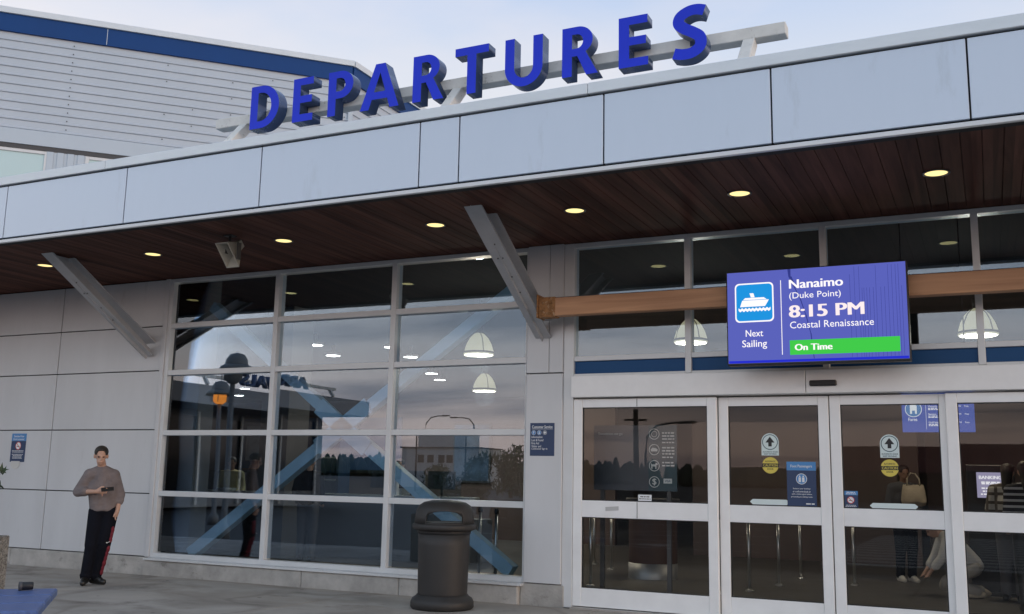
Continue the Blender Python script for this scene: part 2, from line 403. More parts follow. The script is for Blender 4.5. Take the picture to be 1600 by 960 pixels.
def pavement_mat():
    m = mat('worn_pavement', (.40, .365, .33), .85, 0, var=.14, vscale=1.1, bump=.18, bscale=60, dirt=((.22, .20, .18), .9, .54))
    t = m.node_tree; b = t.nodes['Principled BSDF']
    src = b.inputs['Base Color'].links[0].from_socket
    geo = t.nodes.new('ShaderNodeNewGeometry')
    n = t.nodes.new('ShaderNodeTexNoise'); n.inputs['Scale'].default_value = .28; n.inputs['Detail'].default_value = 2; n.inputs['Distortion'].default_value = .5
    t.links.new(geo.outputs['Position'], n.inputs['Vector'])
    # thin wandering drip / tyre streaks where the noise crosses one level
    s1 = t.nodes.new('ShaderNodeMath'); s1.operation = 'SUBTRACT'; t.links.new(n.outputs[0], s1.inputs[0]); s1.inputs[1].default_value = .5
    s2 = t.nodes.new('ShaderNodeMath'); s2.operation = 'ABSOLUTE'; t.links.new(s1.outputs[0], s2.inputs[0])
    r = t.nodes.new('ShaderNodeValToRGB'); t.links.new(s2.outputs[0], r.inputs[0])
    r.color_ramp.elements[0].position = .003; r.color_ramp.elements[0].color = (.80, .79, .78, 1)
    r.color_ramp.elements[1].position = .02; r.color_ramp.elements[1].color = (1, 1, 1, 1)
    mx = t.nodes.new('ShaderNodeMix'); mx.data_type = 'RGBA'; mx.blend_type = 'MULTIPLY'; mx.inputs[0].default_value = 1
    t.links.new(src, mx.inputs[6]); t.links.new(r.outputs[0], mx.inputs[7])
    vo = t.nodes.new('ShaderNodeTexVoronoi'); vo.inputs['Scale'].default_value = 2.3; t.links.new(geo.outputs['Position'], vo.inputs['Vector'])
    r3 = t.nodes.new('ShaderNodeValToRGB'); t.links.new(vo.outputs['Distance'], r3.inputs[0])
    r3.color_ramp.elements[0].position = .05; r3.color_ramp.elements[0].color = (.55, .54, .53, 1); r3.color_ramp.elements[1].position = .075; r3.color_ramp.elements[1].color = (1, 1, 1, 1)
    m3 = t.nodes.new('ShaderNodeMix'); m3.data_type = 'RGBA'; m3.blend_type = 'MULTIPLY'; m3.inputs[0].default_value = 1
    t.links.new(mx.outputs[2], m3.inputs[6]); t.links.new(r3.outputs[0], m3.inputs[7])
    # long faint drag and drip streaks running out from the wall
    mp4 = t.nodes.new('ShaderNodeMapping'); mp4.inputs['Scale'].default_value = (1.0, 1.9, 1); mp4.inputs['Rotation'].default_value = (0, 0, .5); t.links.new(geo.outputs['Position'], mp4.inputs[0])
    n4 = t.nodes.new('ShaderNodeTexNoise'); n4.inputs['Scale'].default_value = .8; n4.inputs['Detail'].default_value = 5; n4.inputs['Distortion'].default_value = .8; t.links.new(mp4.outputs[0], n4.inputs['Vector'])
    r4 = t.nodes.new('ShaderNodeValToRGB'); t.links.new(n4.outputs[0], r4.inputs[0])
    r4.color_ramp.elements[0].position = .30; r4.color_ramp.elements[0].color = (.66, .64, .62, 1); r4.color_ramp.elements[1].position = .56; r4.color_ramp.elements[1].color = (1, 1, 1, 1)
    m4 = t.nodes.new('ShaderNodeMix'); m4.data_type = 'RGBA'; m4.blend_type = 'MULTIPLY'; m4.inputs[0].default_value = 1
    t.links.new(m3.outputs[2], m4.inputs[6]); t.links.new(r4.outputs[0], m4.inputs[7]); t.links.new(m4.outputs[2], b.inputs['Base Color'])
    return m
M['pavement'] = pavement_mat()
def check_mat(name, a, b_, c, k):
    """plaid / stripes woven into cloth"""
    m = bpy.data.materials.new(name); m.use_nodes = True; t = m.node_tree; b = t.nodes['Principled BSDF']; b.inputs['Roughness'].default_value = .9
    tcn = t.nodes.new('ShaderNodeTexCoord'); sp = t.nodes.new('ShaderNodeSeparateXYZ'); t.links.new(tcn.outputs['Object'], sp.inputs[0])
    def stripe(o, per, thr):
        d = t.nodes.new('ShaderNodeMath'); d.operation = 'DIVIDE'; t.links.new(o, d.inputs[0]); d.inputs[1].default_value = per
        f = t.nodes.new('ShaderNodeMath'); f.operation = 'FRACT'; t.links.new(d.outputs[0], f.inputs[0])
        g = t.nodes.new('ShaderNodeMath'); g.operation = 'LESS_THAN'; t.links.new(f.outputs[0], g.inputs[0]); g.inputs[1].default_value = thr; return g.outputs[0]
    col = None
    mx = t.nodes.new('ShaderNodeMix'); mx.data_type = 'RGBA'; mx.inputs[6].default_value = (*a, 1); mx.inputs[7].default_value = (*b_, 1)
    t.links.new(stripe(sp.outputs[2], *k), mx.inputs[0]); col = mx.outputs[2]
    if c:
        m2 = t.nodes.new('ShaderNodeMix'); m2.data_type = 'RGBA'; t.links.new(col, m2.inputs[6]); m2.inputs[7].default_value = (*c, 1)
        t.links.new(stripe(sp.outputs[0], *k), m2.inputs[0]); col = m2.outputs[2]
    t.links.new(col, b.inputs['Base Color']); return m
M['plaid'] = check_mat('plaid_flannel', (.50, .47, .41), (.09, .075, .06), (.12, .10, .08), (.11, .35))
M['striped'] = check_mat('striped_knit', (.02, .02, .025), (.42, .42, .42), None, (.07, .4))

# ================================================================== SETTING
g = MB(); g.quad([(-900, -900, -.13), (900, -900, -.13), (900, 900, -.13), (-900, 900, -.13)])
tag(g.build('ground', M['asphalt']), kind='structure')
# pavement slab in front of the terminal, cut in scored bays, with a kerb
pv = MB(); xs = [-34 + 3.0*i for i in range(0, 16)]; ysb = [-6.4, -3.2, -.12]
for x0, x1 in zip(xs, xs[1:]):
    for y0, y1 in zip(ysb, ysb[1:]): pv.box(x0+.009, x1-.009, y0+.009, y1-.009, -.126, 0, .004)
tag(pv.build('pavement', M['pavement']), kind='structure')
kb = MB(); kb.box(-34, 11, -6.56, -6.405, -.126, .002, .02)
tag(kb.build('kerb', M['concrete']), kind='structure')
# road paint behind the camera, seen mirrored in the doors
rp = MB()
for k in range(14): rp.box(-3.2, 3.6, -10.2-.95*k-.45, -10.2-.95*k, -.126, -.122)
tag(rp.build('crosswalk', M['paint']), kind='structure')
rl = MB()
for (x0, x1, y) in ((-12, -5, -13.1), (-12.5, -5, -16.2), (-14, 20, -27), (-40, 12, -44)): rl.box(x0, x1, y-.07, y+.07, -.126, -.122)
rl.bar((-14, -16, -.124), (-6, -21, -.124), .14, .004); rl.bar((-12, -18, -.124), (-7, -26, -.124), .14, .004)
rl.prism([(-8.6, .0), (-7.4, -.5), (-7.4, .5)], -.002, .002, Matrix.Translation((0, -14.2, -.124)) @ Matrix.Rotation(R(90), 4, 'X'))
tag(rl.build('road_markings', M['paint']), kind='structure')
hl = MB()
pts = [(-420 + 12*i, -330 - 14*math.sin(i*.35), 6.0 + 4.2*math.sin(i*.21+1.0) + 2.2*math.sin(i*.73)) for i in range(60)]
for a, b in zip(pts, pts[1:]):
    hl.quad([(a[0], a[1], -.2), (b[0], b[1], -.2), (b[0], b[1]-20, max(1, b[2]-4)), (a[0], a[1]-20, max(1, a[2]-4))])
    hl.quad([(a[0], a[1]-20, max(1, a[2]-4)), (b[0], b[1]-20, max(1, b[2]-4)), (b[0], b[1]-90, -.2), (a[0], a[1]-90, -.2)])
tag(hl.build('hills', M['hill']), kind='structure')

# ================================================================== TERMINAL BUILDING
T = thing('terminal_building', 'long silver clad ferry terminal with deep canopy, glass window walls and sliding doors', 'building')
ZS = 4.185; YF = -2.68
# --- ribbed soffit boards running out from the wall
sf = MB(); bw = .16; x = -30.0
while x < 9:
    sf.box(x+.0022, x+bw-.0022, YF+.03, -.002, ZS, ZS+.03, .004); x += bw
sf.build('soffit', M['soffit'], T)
sb = MB(); sb.box(-30, 9, YF+.02, .3, ZS+.031, ZS+.2); sb.build('soffit_backing', M['gap'], T)
# --- fascia panels with open joints
fj = [-30, -24.9, -22.9, -18.9, -16.9, -12.87, -10.87, -8.86, -6.90, -4.93, -4.486, -3.0, -1.503, .007, 1.52, 3.03, 3.5, 5.5, 7.5, 9]
fp = MB()
for a, b in zip(fj, fj[1:]): fp.box(a+.007, b-.007, YF, YF+.05, ZS+.03, 4.875, .004)
fp.build('fascia', M['fascia'], T)
fb = MB(); fb.box(-30, 9, YF+.03, YF+.2, ZS-.005, 4.94); fb.build('fascia_backing', M['gap'], T)
cp = MB()
for a, b in zip([-30, -24, -18, -9.2, -3.15, 3, 9], [-24, -18, -9.2, -3.15, 3, 9]): cp.box(a+.002, b-.002, YF-.025, YF+.42, 4.893, 5.0, .006)
cp.build('roof_cap', M['cap'], T)
ed = MB(); ed.box(-30, 9, YF-.012, YF+.028, ZS-.035, ZS+.006, .004); ed.build('drip_edge', M['alu'], T)
rf = MB(); rf.box(-30, 9, YF+.42, 24, 4.62, 4.94); rf.build('roof', M['grey_render'], T)
# --- clad wall at left
cw = MB(); vx = [-30.1, -27.3, -25.2, -23.1, -21.0, -18.97, -16.9, -14.84, -12.81, -10.735]; hz = [.24, 1.103, 1.998, 2.842, 3.49, ZS-.006]
for a, b in zip(vx, vx[1:]):
    for c, d in zip(hz, hz[1:]): cw.box(a+.007, b-.007, -.06, -.02, c+.007, d-.007, .004)
cw.box(-10.73, -10.655, -.075, -.02, .24, ZS-.006, .004)
cw.build('wall_cladding', M['clad'], T)
ww = MB(); ww.box(-30.1, -10.66, -.035, .25, .24, ZS+.02); ww.build('wall_backing', M['gap'], T)
def block(x0, x1, y0, z1, b):
    c = MB(); c.box(x0, x1, y0, .25, -.12, z1, b); c.build('concrete_base', M['concrete'], T)
for a, b in ((-30, -25.4), (-25.4, -19.2), (-19.2, -13.4), (-13.4, -10.70)): block(a+.004, b-.004, -.10, .235, .012)
for a, b in ((-10.70, -8.0), (-8.0, -6.55), (-6.55, -4.96)): block(a+.004, b-.002, -.13, .20, .012)
block(-4.959, -4.42, -.07, .235, .01); block(1.45, 1.96, -.07, .235, .01); block(1.965, 9, -.13, .20, .012)
# --- columns beside the doors
def column(x0, x1):
    m = MB()
    xm = x0 + (x1-x0)*.62
    for a, b in ((x0, xm-.003), (xm+.003, x1)): m.box(a, b, -.085, -.02, 2.645, ZS-.006, .004)
    m.box(x0, x1, -.085, -.02, .245, 2.632, .004)
    o = m.build('column_cladding', M['clad'], T)
    k = MB(); k.box(x0+.02, x1-.02, -.03, .35, .2, ZS+.02); k.build('column_core', M['gap'], T)
column(-4.915, -4.452); column(1.47, 1.933)
# --- window wall
def window_wall(x0, x1, ncol):
    zt, zb = 4.126, .298
    rows = [zb, 1.111, 1.955, 2.809, 3.489, zt]
    st = (x1-x0)/ncol
    f = MB(); y0, y1 = -.055, .09
    f.box(x0-.065, x0, y0, y1, zb-.06, ZS-.008, .003); f.box(x1, x1+.016, y0, y1, zb-.06, ZS-.008, .003)
    f.box(x0, x1, y0, y1, zt, ZS-.008, .003)
    f.box(x0, x1, y0, y1, zb-.06, zb, .003)
    for i in range(1, ncol): f.box(x0+i*st-.037, x0+i*st+.037, y0, y1, zb, zt, .003)
    for z in rows[1:-1]:
        for i in range(ncol):
            a = x0+i*st+(.038 if i else .001); b = x0+(i+1)*st-(.038 if i < ncol-1 else .001)
            f.box(a, b, y0+.004, y1, z-.036, z+.036, .003)
    fr = f.build('window_wall', M['alu'], T)
    s = MB(); s.box(x0-.08, x1+.03, -.16, -.057, .205, .232, .003); s.box(x0-.08, x1+.03, -.066, -.02, .232, zb-.061, .003); s.build('window_sill', M['alu'], fr)
    for z0, z1 in zip(rows, rows[1:]):
        for i in range(ncol):
            p = MB(); p.box(x0+i*st+.02, x0+(i+1)*st-.02, .012, .020, z0+.02, z1-.02, 0, tilt(x0+(i+.5)*st, .016, (z0+z1)/2)); p.build('pane', M['glass_hi'], fr)
    return fr
window_wall(-10.59, -4.945, 3)
window_wall(2.03, 8.9, 4)
# --- glazed transom over the doors
tr = MB(); mx_ = [-4.37, -2.965, -1.493, -.020, 1.37]
tr.box(-4.45, -4.325, -.06, .09, 0, ZS-.008, .003); tr.box(1.325, 1.46, -.06, .09, 0, ZS-.008, .003)
tr.box(-4.325, 1.325, -.055, .09, 4.126, ZS-.008, .003)
for xm in mx_[1:-1]: tr.box(xm-.034, xm+.034, -.055, .09, 2.60, 4.126, .003)
for a, b in zip(mx_, mx_[1:]):
    a += .035 if a != mx_[0] else .046; b -= .035 if b != mx_[-1] else .046
    for z, h in ((3.46, .03), (2.80, .028), (2.607, .016)): tr.box(a, b, -.05, .09, z-h, z+h, .003)
trf = tr.build('transom_frame', M['alu'], T)
for a, b in zip(mx_, mx_[1:]):
    for z0, z1 in ((2.82, 3.44), (3.48, 4.13)):
        p = MB(); p.box(a+.02, b-.02, .012, .020, z0, z1, 0, tilt((a+b)/2, .016, (z0+z1)/2)); p.build('pane', M['glass_hi'], trf)
    p = MB(); p.box(a+.03, b-.03, -.012, .05, 2.62, 2.775); p.build('spandrel_panel', M['spandrel'], trf)
hd = MB(); hd.box(-4.325, -1.70, -.135, .12, 2.345, 2.588, .005); hd.box(-1.695, 1.325, -.135, .12, 2.345, 2.588, .005)
hdo = hd.build('door_header', M['door'], T)
sn = MB(); sn.box(-1.655, -1.385, -.175, -.136, 2.415, 2.475, .01); sn.build('motion_sensor', M['black'], hdo)
th = MB(); th.box(-4.32, 1.32, -.14, .16, -.1, .018, .003); th.build('threshold', M['steel'], T)
# --- sliding doors and side lights
def leaf(x0, x1, y, name, split=None, zmid=(1.0, 1.18)):
    m = MB(); ya, yb = y-.03, y+.03; st = .105; zt, zb = 2.328, .025
    m.box(x0, x0+st, ya, yb, zb, zt, .004); m.box(x1-st, x1, ya, yb, zb, zt, .004)
    m.box(x0+st+.001, x1-st-.001, ya+.003, yb, 2.232, zt, .003)
    m.box(x0+st+.001, x1-st-.001, ya+.003, yb, zb, .225, .003)
    m.box(x0+st+.001, x1-st-.001, ya+.003, yb, zmid[0], zmid[1], .003)
    fr = m.build(name, M['door'], T)
    if split:
        q = MB(); q.box(split-.003, split+.003, ya+.0005, ya+.004, zmid[0]+.004, zmid[1]-.004); q.build('joint', M['darkgrey'], fr); q = MB(); q.box(split-.003, split+.003, ya+.0005, ya+.004, 2.236, 2.325); q.build('joint', M['darkgrey'], fr)
    for z0, z1 in ((.22, zmid[0]+.004), (zmid[1]-.004, 2.236)):
        p = MB(); p.box(x0+st-.01, x1-st+.01, y-.004, y+.004, z0, z1, 0, tilt((x0+x1)/2, y, (z0+z1)/2, .05)); p.build('pane', M['glass_door'], fr)
        gk = MB()
        for a, b, c, d in ((x0+st-.001, x0+st+.010, z0, z1), (x1-st-.010, x1-st+.001, z0, z1), (x0+st, x1-st, z0+.003, z0+.013), (x0+st, x1-st, z1-.013, z1-.003)): gk.box(a, b, y-.012, y+.012, c, d)
        gk.build('gasket', M['black'], fr)
    return fr
leaf(-4.322, -2.66, -.02, 'side_light', split=-3.56, zmid=(1.0, 1.185))
leaf(-2.655, -1.500, .05, 'sliding_door')
leaf(-1.488, -.335, .05, 'sliding_door')
leaf(-.375, 1.322, -.02, 'side_light')
# --- the two diagonal struts
def strut(x):
    m = MB()
    a = Vector((x, -1.95, ZS+.0)); b = Vector((x, -.09, 3.06))
    d = (b-a).normalized(); n = Vector((1, 0, 0)).cross(d)
    if n.y > 0: n = -n
    # I-section: outer flange, web, inner flange
    a0 = a - d*.08
    m.bar(a0, b, .20, .016, n); m.bar(a0 - n*.09, b - n*.02, .012, .165, n); m.bar(a0 - n*.18, b - n*.18 - d*.0, .20, .016, n)
    o = m.build('strut', M['strut'], T)
    for t in (.26, .36, .5, .62):
        for sd in (-.03, .03) if t == .36 else (.02,):
            bt = MB(); bt.ball(a.lerp(b, t) + n*.012 + Vector((sd, 0, 0)), .009, 8, 5); bt.build('bolt', M['darkgrey'], o)
    return o
strut(-10.95); strut(-4.70); strut(1.70)
# --- interior shell
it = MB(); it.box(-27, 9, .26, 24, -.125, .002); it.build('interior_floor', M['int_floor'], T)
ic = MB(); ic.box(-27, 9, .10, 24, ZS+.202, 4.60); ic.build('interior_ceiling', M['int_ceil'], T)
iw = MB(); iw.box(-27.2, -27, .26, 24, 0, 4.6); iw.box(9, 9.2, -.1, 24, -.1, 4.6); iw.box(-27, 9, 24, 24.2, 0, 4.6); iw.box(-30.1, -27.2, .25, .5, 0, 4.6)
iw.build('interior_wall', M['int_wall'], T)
for q in ((-5.4, -1.2, 9.0, 9.15, 0, 2.6), (-1.2, 6.5, 11.5, 11.65, 0, 2.9), (-23.5, -7.6, 10.6, 10.75, 0, 3.3)):
    ib = MB(); ib.box(*q); ib.build('interior_partition', M['int_brown'], T)
ip = MB(); ip.box(-11.7, -11.1, 3.4, 4.0, 0, 4.38); ip.build('interior_pier', M['int_wall'], T)
pl = MB(); pl.box(-10.75, -10.42, .42, .75, 0, 4.38); pl.build('interior_post', M['grey_render'], T)
RD = thing('round_counter', 'brown round drum counter with a steel foot inside the left door glass', 'counter', (-4.62, 3.9, .002))
rc = MB(); rc.lathe([(.36, .22), (.36, 1.12)], 32); rc.build('drum', M['brown_col'], RD)
rc = MB(); rc.lathe([(0, 1.121), (.40, 1.121), (.40, 1.16), (0, 1.16)], 32); rc.build('top', M['darkgrey'], RD)
rb = MB(); rb.lathe([(.365, 0), (.365, .222), (.30, .222)], 32); rb.build('foot', mat('dull_steel', (.5, .5, .5), .5, .9), RD)
# --- X brace behind the windows
xb = MB(); yb_ = .45
c0, c1, c2, c3, cc_ = (-10.36, yb_, .27), (-5.30, yb_, .30), (-9.63, yb_, 3.37), (-5.97, yb_, 3.34), (-7.83, yb_, 2.05)
for p in (c0, c1): xb.bar(p, cc_, .16, .15, (0, -1, 0), .006)
def beyond(a, b, k): a, b = Vector(a), Vector(b); return tuple(b + (b-a)*k)
xb.bar(cc_, beyond(cc_, c2, .35), .15, .15, (0, -1, 0), .006); xb.bar(cc_, beyond(cc_, c3, .35), .15, .15, (0, -1, 0), .006)
xo = xb.build('cross_brace', M['cross'], T)
gp = MB()
for e, k in ((c0, .155), (c1, .165), (c2, .22), (c3, .22)):
    a = Vector(cc_); b = a.lerp(Vector(e), k); gp.bar((a.x, yb_-.088, a.z), (b.x, yb_-.088, b.z), .23, .014, (0, -1, 0), .004)
gp.build('gusset_plate', M['cross'], xo)

# ================================================================== UPPER HALL behind the canopy
HM = Matrix.Translation((-11.243, 5.0, 0)) @ Matrix.Rotation(R(225), 4, 'Z')     # +x runs along the near wall, +y is inwards
H = thing('upper_hall', 'taller hall behind the canopy with ribbed grey siding and navy roof band', 'building', (-11.243, 5.0, 4.95))
H.rotation_euler = (0, 0, R(225)); bpy.context.view_layer.update()
dz0 = -4.95
def hp(z): return z + dz0
# local: wall 1 lies on y=0 with outside at y>0 (towards the camera), x from 0 to 10.5 ; wall 2 turns away at the corner
def siding_profile(z0, z1, n):
    p = []; st = (z1-z0)/n
    for i in range(n):
        z = z0+i*st; p += [(0.0, z), (.022, z+.012), (.022, z+.035), (0.0, z+.05)]
    p.append((0.0, z1)); return p
def siding(mb, A, B, nrm, prof):
    A, B, nrm = Vector(A), Vector(B), Vector(nrm)
    for (o0, z0), (o1, z1) in zip(prof, prof[1:]):
        mb.quad([A + nrm*o0 + Vector((0, 0, z0)), B + nrm*o0 + Vector((0, 0, z0)), B + nrm*o1 + Vector((0, 0, z1)), A + nrm*o1 + Vector((0, 0, z1))])
Lw = 10.6
sdm = MB()
d2 = Vector((-math.cos(R(45)), -math.sin(R(45)), 0))          # direction of the second wall in local space (world +y)
n2 = Vector((-math.sin(R(45)), math.cos(R(45)), 0))
n1 = Vector((0, 1, 0))
siding(sdm, (0, 0, 0), (Lw, 0, 0), n1, siding_profile(hp(7.42), hp(9.22), 11))
siding(sdm, (0, 0, 0), d2*14, n2, siding_profile(hp(4.95), hp(9.22), 26))
sdm.build('siding', M['siding'], H)
bnd = MB()
bnd.box(-.0, Lw, -.05, .05, hp(9.22), hp(9.55)); 
bnd.bar(tuple(Vector((0, 0, hp(9.385)))), tuple(d2*14 + Vector((0, 0, hp(9.385)))), .1, .33)
bnd.build('roof_band', M['band_blue'], H)
rcp = MB(); rcp.box(-.03, Lw, -.2, .085, hp(9.552), hp(9.67), .006); rcp.bar(tuple(Vector((0, 0, hp(9.612)))) , tuple(d2*14 + Vector((0, 0, hp(9.612)))), .17, .118)
for xx in (4.6,): rcp.box(xx, xx+.008, .05, .055, hp(9.23), hp(9.545))
rcp.build('roof_cap', M['cap'], H)
stp = MB(); stp.box(0, Lw, -.03, .045, hp(7.14), hp(7.415), .005); stp.build('window_head', M['siding_strip'], H)
sha = MB(); sha.box(0, Lw, -.03, .028, hp(7.06), hp(7.139)); sha.build('head_dark_strip', M['darkgrey'], H)  # plain dark grey strip between window head and frames
# ribbed post between two windows (u = distance from the corner)
def U(wx, wy): return math.hypot(wx+11.243, wy-5.0)
ua, ub = 4.78, 5.40
ps = MB(); ps.box(ua, ub, -.03, .015, hp(4.95), hp(7.058))
for k in range(4): ps.box(ua+.02+k*.17, ua+.13+k*.17, .0155, .035, hp(4.95), hp(7.057), .004)
ps.build('window_post', M['siding_strip'], H)
for a, b in ((.5, ua), (ub, Lw)):
    f = MB()
    for q in ((a, a+.06), (b-.06, b)): f.box(q[0], q[1], -.03, .02, hp(4.95), hp(7.058), .003)
    f.box(a+.06, b-.06, -.03, .018, hp(7.0), hp(7.058), .003)
    wf = f.build('window', M['alu'], H)
    p = MB(); p.box(a+.055, b-.055, -.02, -.005, hp(4.95), hp(7.0)); p.build('pane', M['teal_pane'], wf)
trm = MB(); trm.box(0, .5, -.03, .012, hp(4.95), hp(7.058)); trm.box(-.045, .05, -.03, .052, hp(4.95), hp(9.218), .006); trm.build('corner_trim', M['siding_strip'], H)
cr = MB()
cpts = [Vector((.05, -.06, 0)), Vector((Lw, -.06, 0)), Vector((Lw, -12, 0)), d2*14 + n2*-.06, d2*.05 - n2*.06]
bot = [cr.b.verts.new(p + Vector((0, 0, hp(4.95)))) for p in cpts]; top = [cr.b.verts.new(p + Vector((0, 0, hp(9.55)))) for p in cpts]
for k in range(5): cr.b.faces.new((bot[k], bot[(k+1) % 5], top[(k+1) % 5], top[k]))
cr.b.faces.new(top); cr.build('hall_core', M['grey_render'], H)
sc = MB()
for uu, n in ((5.15, 11), (3.5, 4), (3.0, 2), (2.3, 5), (1.55, 3), (.12, 11)):
    for k in range(n):
        z = 7.50 + (1.62/10)*k if n == 11 else random.choice([7.55+.163*i for i in range(11)])
        sc.b.faces.new([sc.b.verts.new((uu + .012*math.cos(2*PI*i/8), .025, hp(z) + .012*math.sin(2*PI*i/8))) for i in range(8)])
sc.build('fixings', M['ink'], H)

# ================================================================== ROOFTOP SIGN
def arc(cx, cy, rx, ry, a0, a1, n=12):
    return [(cx+rx*math.cos(R(a0+(a1-a0)*i/n)), cy+ry*math.sin(R(a0+(a1-a0)*i/n))) for i in range(n+1)]
def stroke(pts, w):
    P = [Vector((x, y)) for x, y in pts]; Lf, Rt = [], []
    for i, p in enumerate(P):
        d = (P[min(i+1, len(P)-1)] - P[max(i-1, 0)]).normalized(); n = Vector((-d.y, d.x))
        ww = w(i/(len(P)-1)) if callable(w) else w
        Lf.append(tuple(p+n*ww/2)); Rt.append(tuple(p-n*ww/2))
    return Lf + Rt[::-1]
def catmull(ps, k=6):
    out = []
    for i in range(len(ps)-1):
        p0, p1, p2, p3 = [Vector(ps[max(0, min(len(ps)-1, j))]) for j in (i-1, i, i+1, i+2)]
        for s in range(k):
            t = s/k; out.append(tuple(.5*((2*p1) + (p2-p0)*t + (2*p0-5*p1+4*p2-p3)*t*t + (3*p1-p0-3*p2+p3)*t**3)))
    out.append(tuple(ps[-1])); return out
GL = {
 'D': [[(0, 0), (0, 1), (.30, 1)] + arc(.30, .5, .50, .5, 90, -90, 20)[1:], [(.205, .165), (.205, .835), (.29, .835)] + arc(.29, .5, .295, .335, 90, -90, 18)[1:]],
 'E': [[(0, 0), (0, 1), (.56, 1), (.56, .835), (.205, .835), (.205, .59), (.53, .59), (.53, .425), (.205, .425), (.205, .165), (.57, .165), (.57, 0)]],
 'P': [[(0, 0), (0, 1), (.32, 1)] + arc(.32, .69, .33, .31, 90, -90, 18)[1:] + [(.205, .38), (.205, 0)], [(.205, .54), (.205, .845), (.30, .845)] + arc(.30, .6925, .145, .1525, 90, -90, 14)[1:]],
 'A': [[(0, 0), (.37, 1), (.61, 1), (.98, 0), (.755, 0), (.685, .215), (.295, .215), (.225, 0)], [(.345, .375), (.635, .375), (.49, .80)]],
 'R': [[(0, 0), (0, 1), (.32, 1)] + arc(.32, .715, .315, .285, 90, -58, 14)[1:] + [(.74, 0), (.50, 0), (.315, .40), (.205, .40), (.205, 0)], [(.205, .555), (.205, .845), (.30, .845)] + arc(.30, .70, .135, .145, 90, -90, 14)[1:]],
 'T': [[(0, 1), (.77, 1), (.77, .83), (.4875, .83), (.4875, 0), (.2825, 0), (.2825, .83), (0, .83)]],
 'U': [[(0, 1), (0, .38)] + arc(.41, .38, .41, .40, 180, 360, 22)[1:] + [(.82, 1), (.615, 1), (.615, .38)] + arc(.41, .38, .205, .22, 360, 180, 18)[1:] + [(.205, 1)]],
 'S': [stroke(catmull([(.60, .875), (.47, .915), (.32, .905), (.17, .82), (.14, .69), (.24, .58), (.40, .48), (.52, .37), (.52, .20), (.38, .095), (.20, .085), (.05, .125)]), .205)],
}
def glyph(ch, w, h, depth):
    cu = bpy.data.curves.new('g', 'CURVE'); cu.dimensions = '2D'; cu.fill_mode = 'BOTH'; cu.extrude = depth/2
    xs = [x for x, y in GL[ch][0]]; k = w/max(xs)
    for c in GL[ch]:
        sp = cu.splines.new('POLY'); sp.points.add(len(c)-1); sp.use_cyclic_u = True
        for p, (x, y) in zip(sp.points, c): p.co = (x*k, y*h, 0, 1)
    o = bpy.data.objects.new('g', cu); link(o); me = to_mesh(o); drop(o)
    me.transform(Matrix.Rotation(R(90), 4, 'X') @ Matrix.Translation((0, 0, -depth/2)))
    return me
SG = thing('rooftop_sign', 'large blue DEPARTURES letters on a weathered white rail above the canopy', 'sign', (0, -2.35, 5.0))
lets = [('D', -7.383, .40), ('E', -6.789, .275), ('P', -6.315, .325), ('A', -5.891, .485), ('R', -5.24, .37), ('T', -4.741, .385), ('U', -4.171, .41), ('R', -3.553, .37), ('E', -2.973, .29), ('S', -2.462, .335)]
for ch, x, w in lets:
    me = glyph(ch, w, .505, .15)
    me.materials.append(M['sign_blue']); me.materials.append(M['sign_side'])
    for p in me.polygons: p.material_index = 0 if p.normal.y < -.9 else 1
    me.materials.append(M['ink'])
    o = bpy.data.objects.new('letter', me); link(o); o.location = (x, 0, .245 if ch not in 'US' else .24); o.parent = SG
rb_ = MB(); rb_.box(-8.03, -1.45, .155, .30, .395, .51, .006); rb_.build('rail', M['weathered'], SG)
for xl in (-7.62, -4.80, -1.78):
    l = MB(); l.bar((xl, .23, .40), (xl, -.10, .02), .11, .11, (0, 1, 0), .006); l.box(xl-.09, xl+.09, -.17, -.01, .0, .02, .003); l.build('leg', M['weathered'], SG)
for ch, x, w in lets:
    k = MB(); k.box(x+.04, x+.09, .1515, .1545, .42, .47) if ch in 'EPDRU' else k.box(x+w*.5-.03, x+w*.5+.03, .1515, .1545, .42, .47)
    k.build('stand_off', M['sign_side'], SG)

# ================================================================== RECESSED DOWNLIGHTS in the soffit
proto = None
names = [(-11.63, 'recessed soffit downlight near the diagonal strut at the far left'), (-9.65, 'recessed soffit downlight left of the grey horn speaker'), (-7.55, 'recessed soffit downlight just right of the grey horn speaker'),
         (-5.45, 'recessed soffit downlight just left of the middle diagonal strut'), (-3.78, 'recessed soffit downlight right of the middle diagonal strut'), (-2.06, 'recessed soffit downlight above the departure screen'), (-.30, 'largest recessed soffit downlight, above the right half of the departure screen and beyond')]
def downlight(x, y, label):
    t = thing('downlight', label, 'ceiling light', (x, y, ZS), 0, 'downlights in the canopy soffit')
    return t
for i, (x, lab) in enumerate(names):
    if proto is None:
        proto = downlight(x, -1.42, lab)
        m = MB(); m.lathe([(.118, -.001), (.118, -.008), (.100, -.010), (.096, -.002)], 28, closed=True); m.build('trim_ring', M['darkgrey'], proto)
        m = MB(); m.b.faces.new([m.b.verts.new((.096*math.cos(2*PI*k/28), .096*math.sin(2*PI*k/28), -.0035)) for k in range(28)]); m.build('lens', M['can'], proto)
        ld = bpy.data.lights.new('downlight_lamp', 'SPOT'); ld.energy = 9; ld.spot_size = R(110); ld.spot_blend = .8; ld.color = (1, .8, .5); ld.shadow_soft_size = .08
        lo = bpy.data.objects.new('bulb', ld); link(lo); lo.location = (0, 0, -.03); lo.parent = proto
    else:
        c = copy_tree(proto); c.location = (x, -1.42, ZS); c['label'] = lab

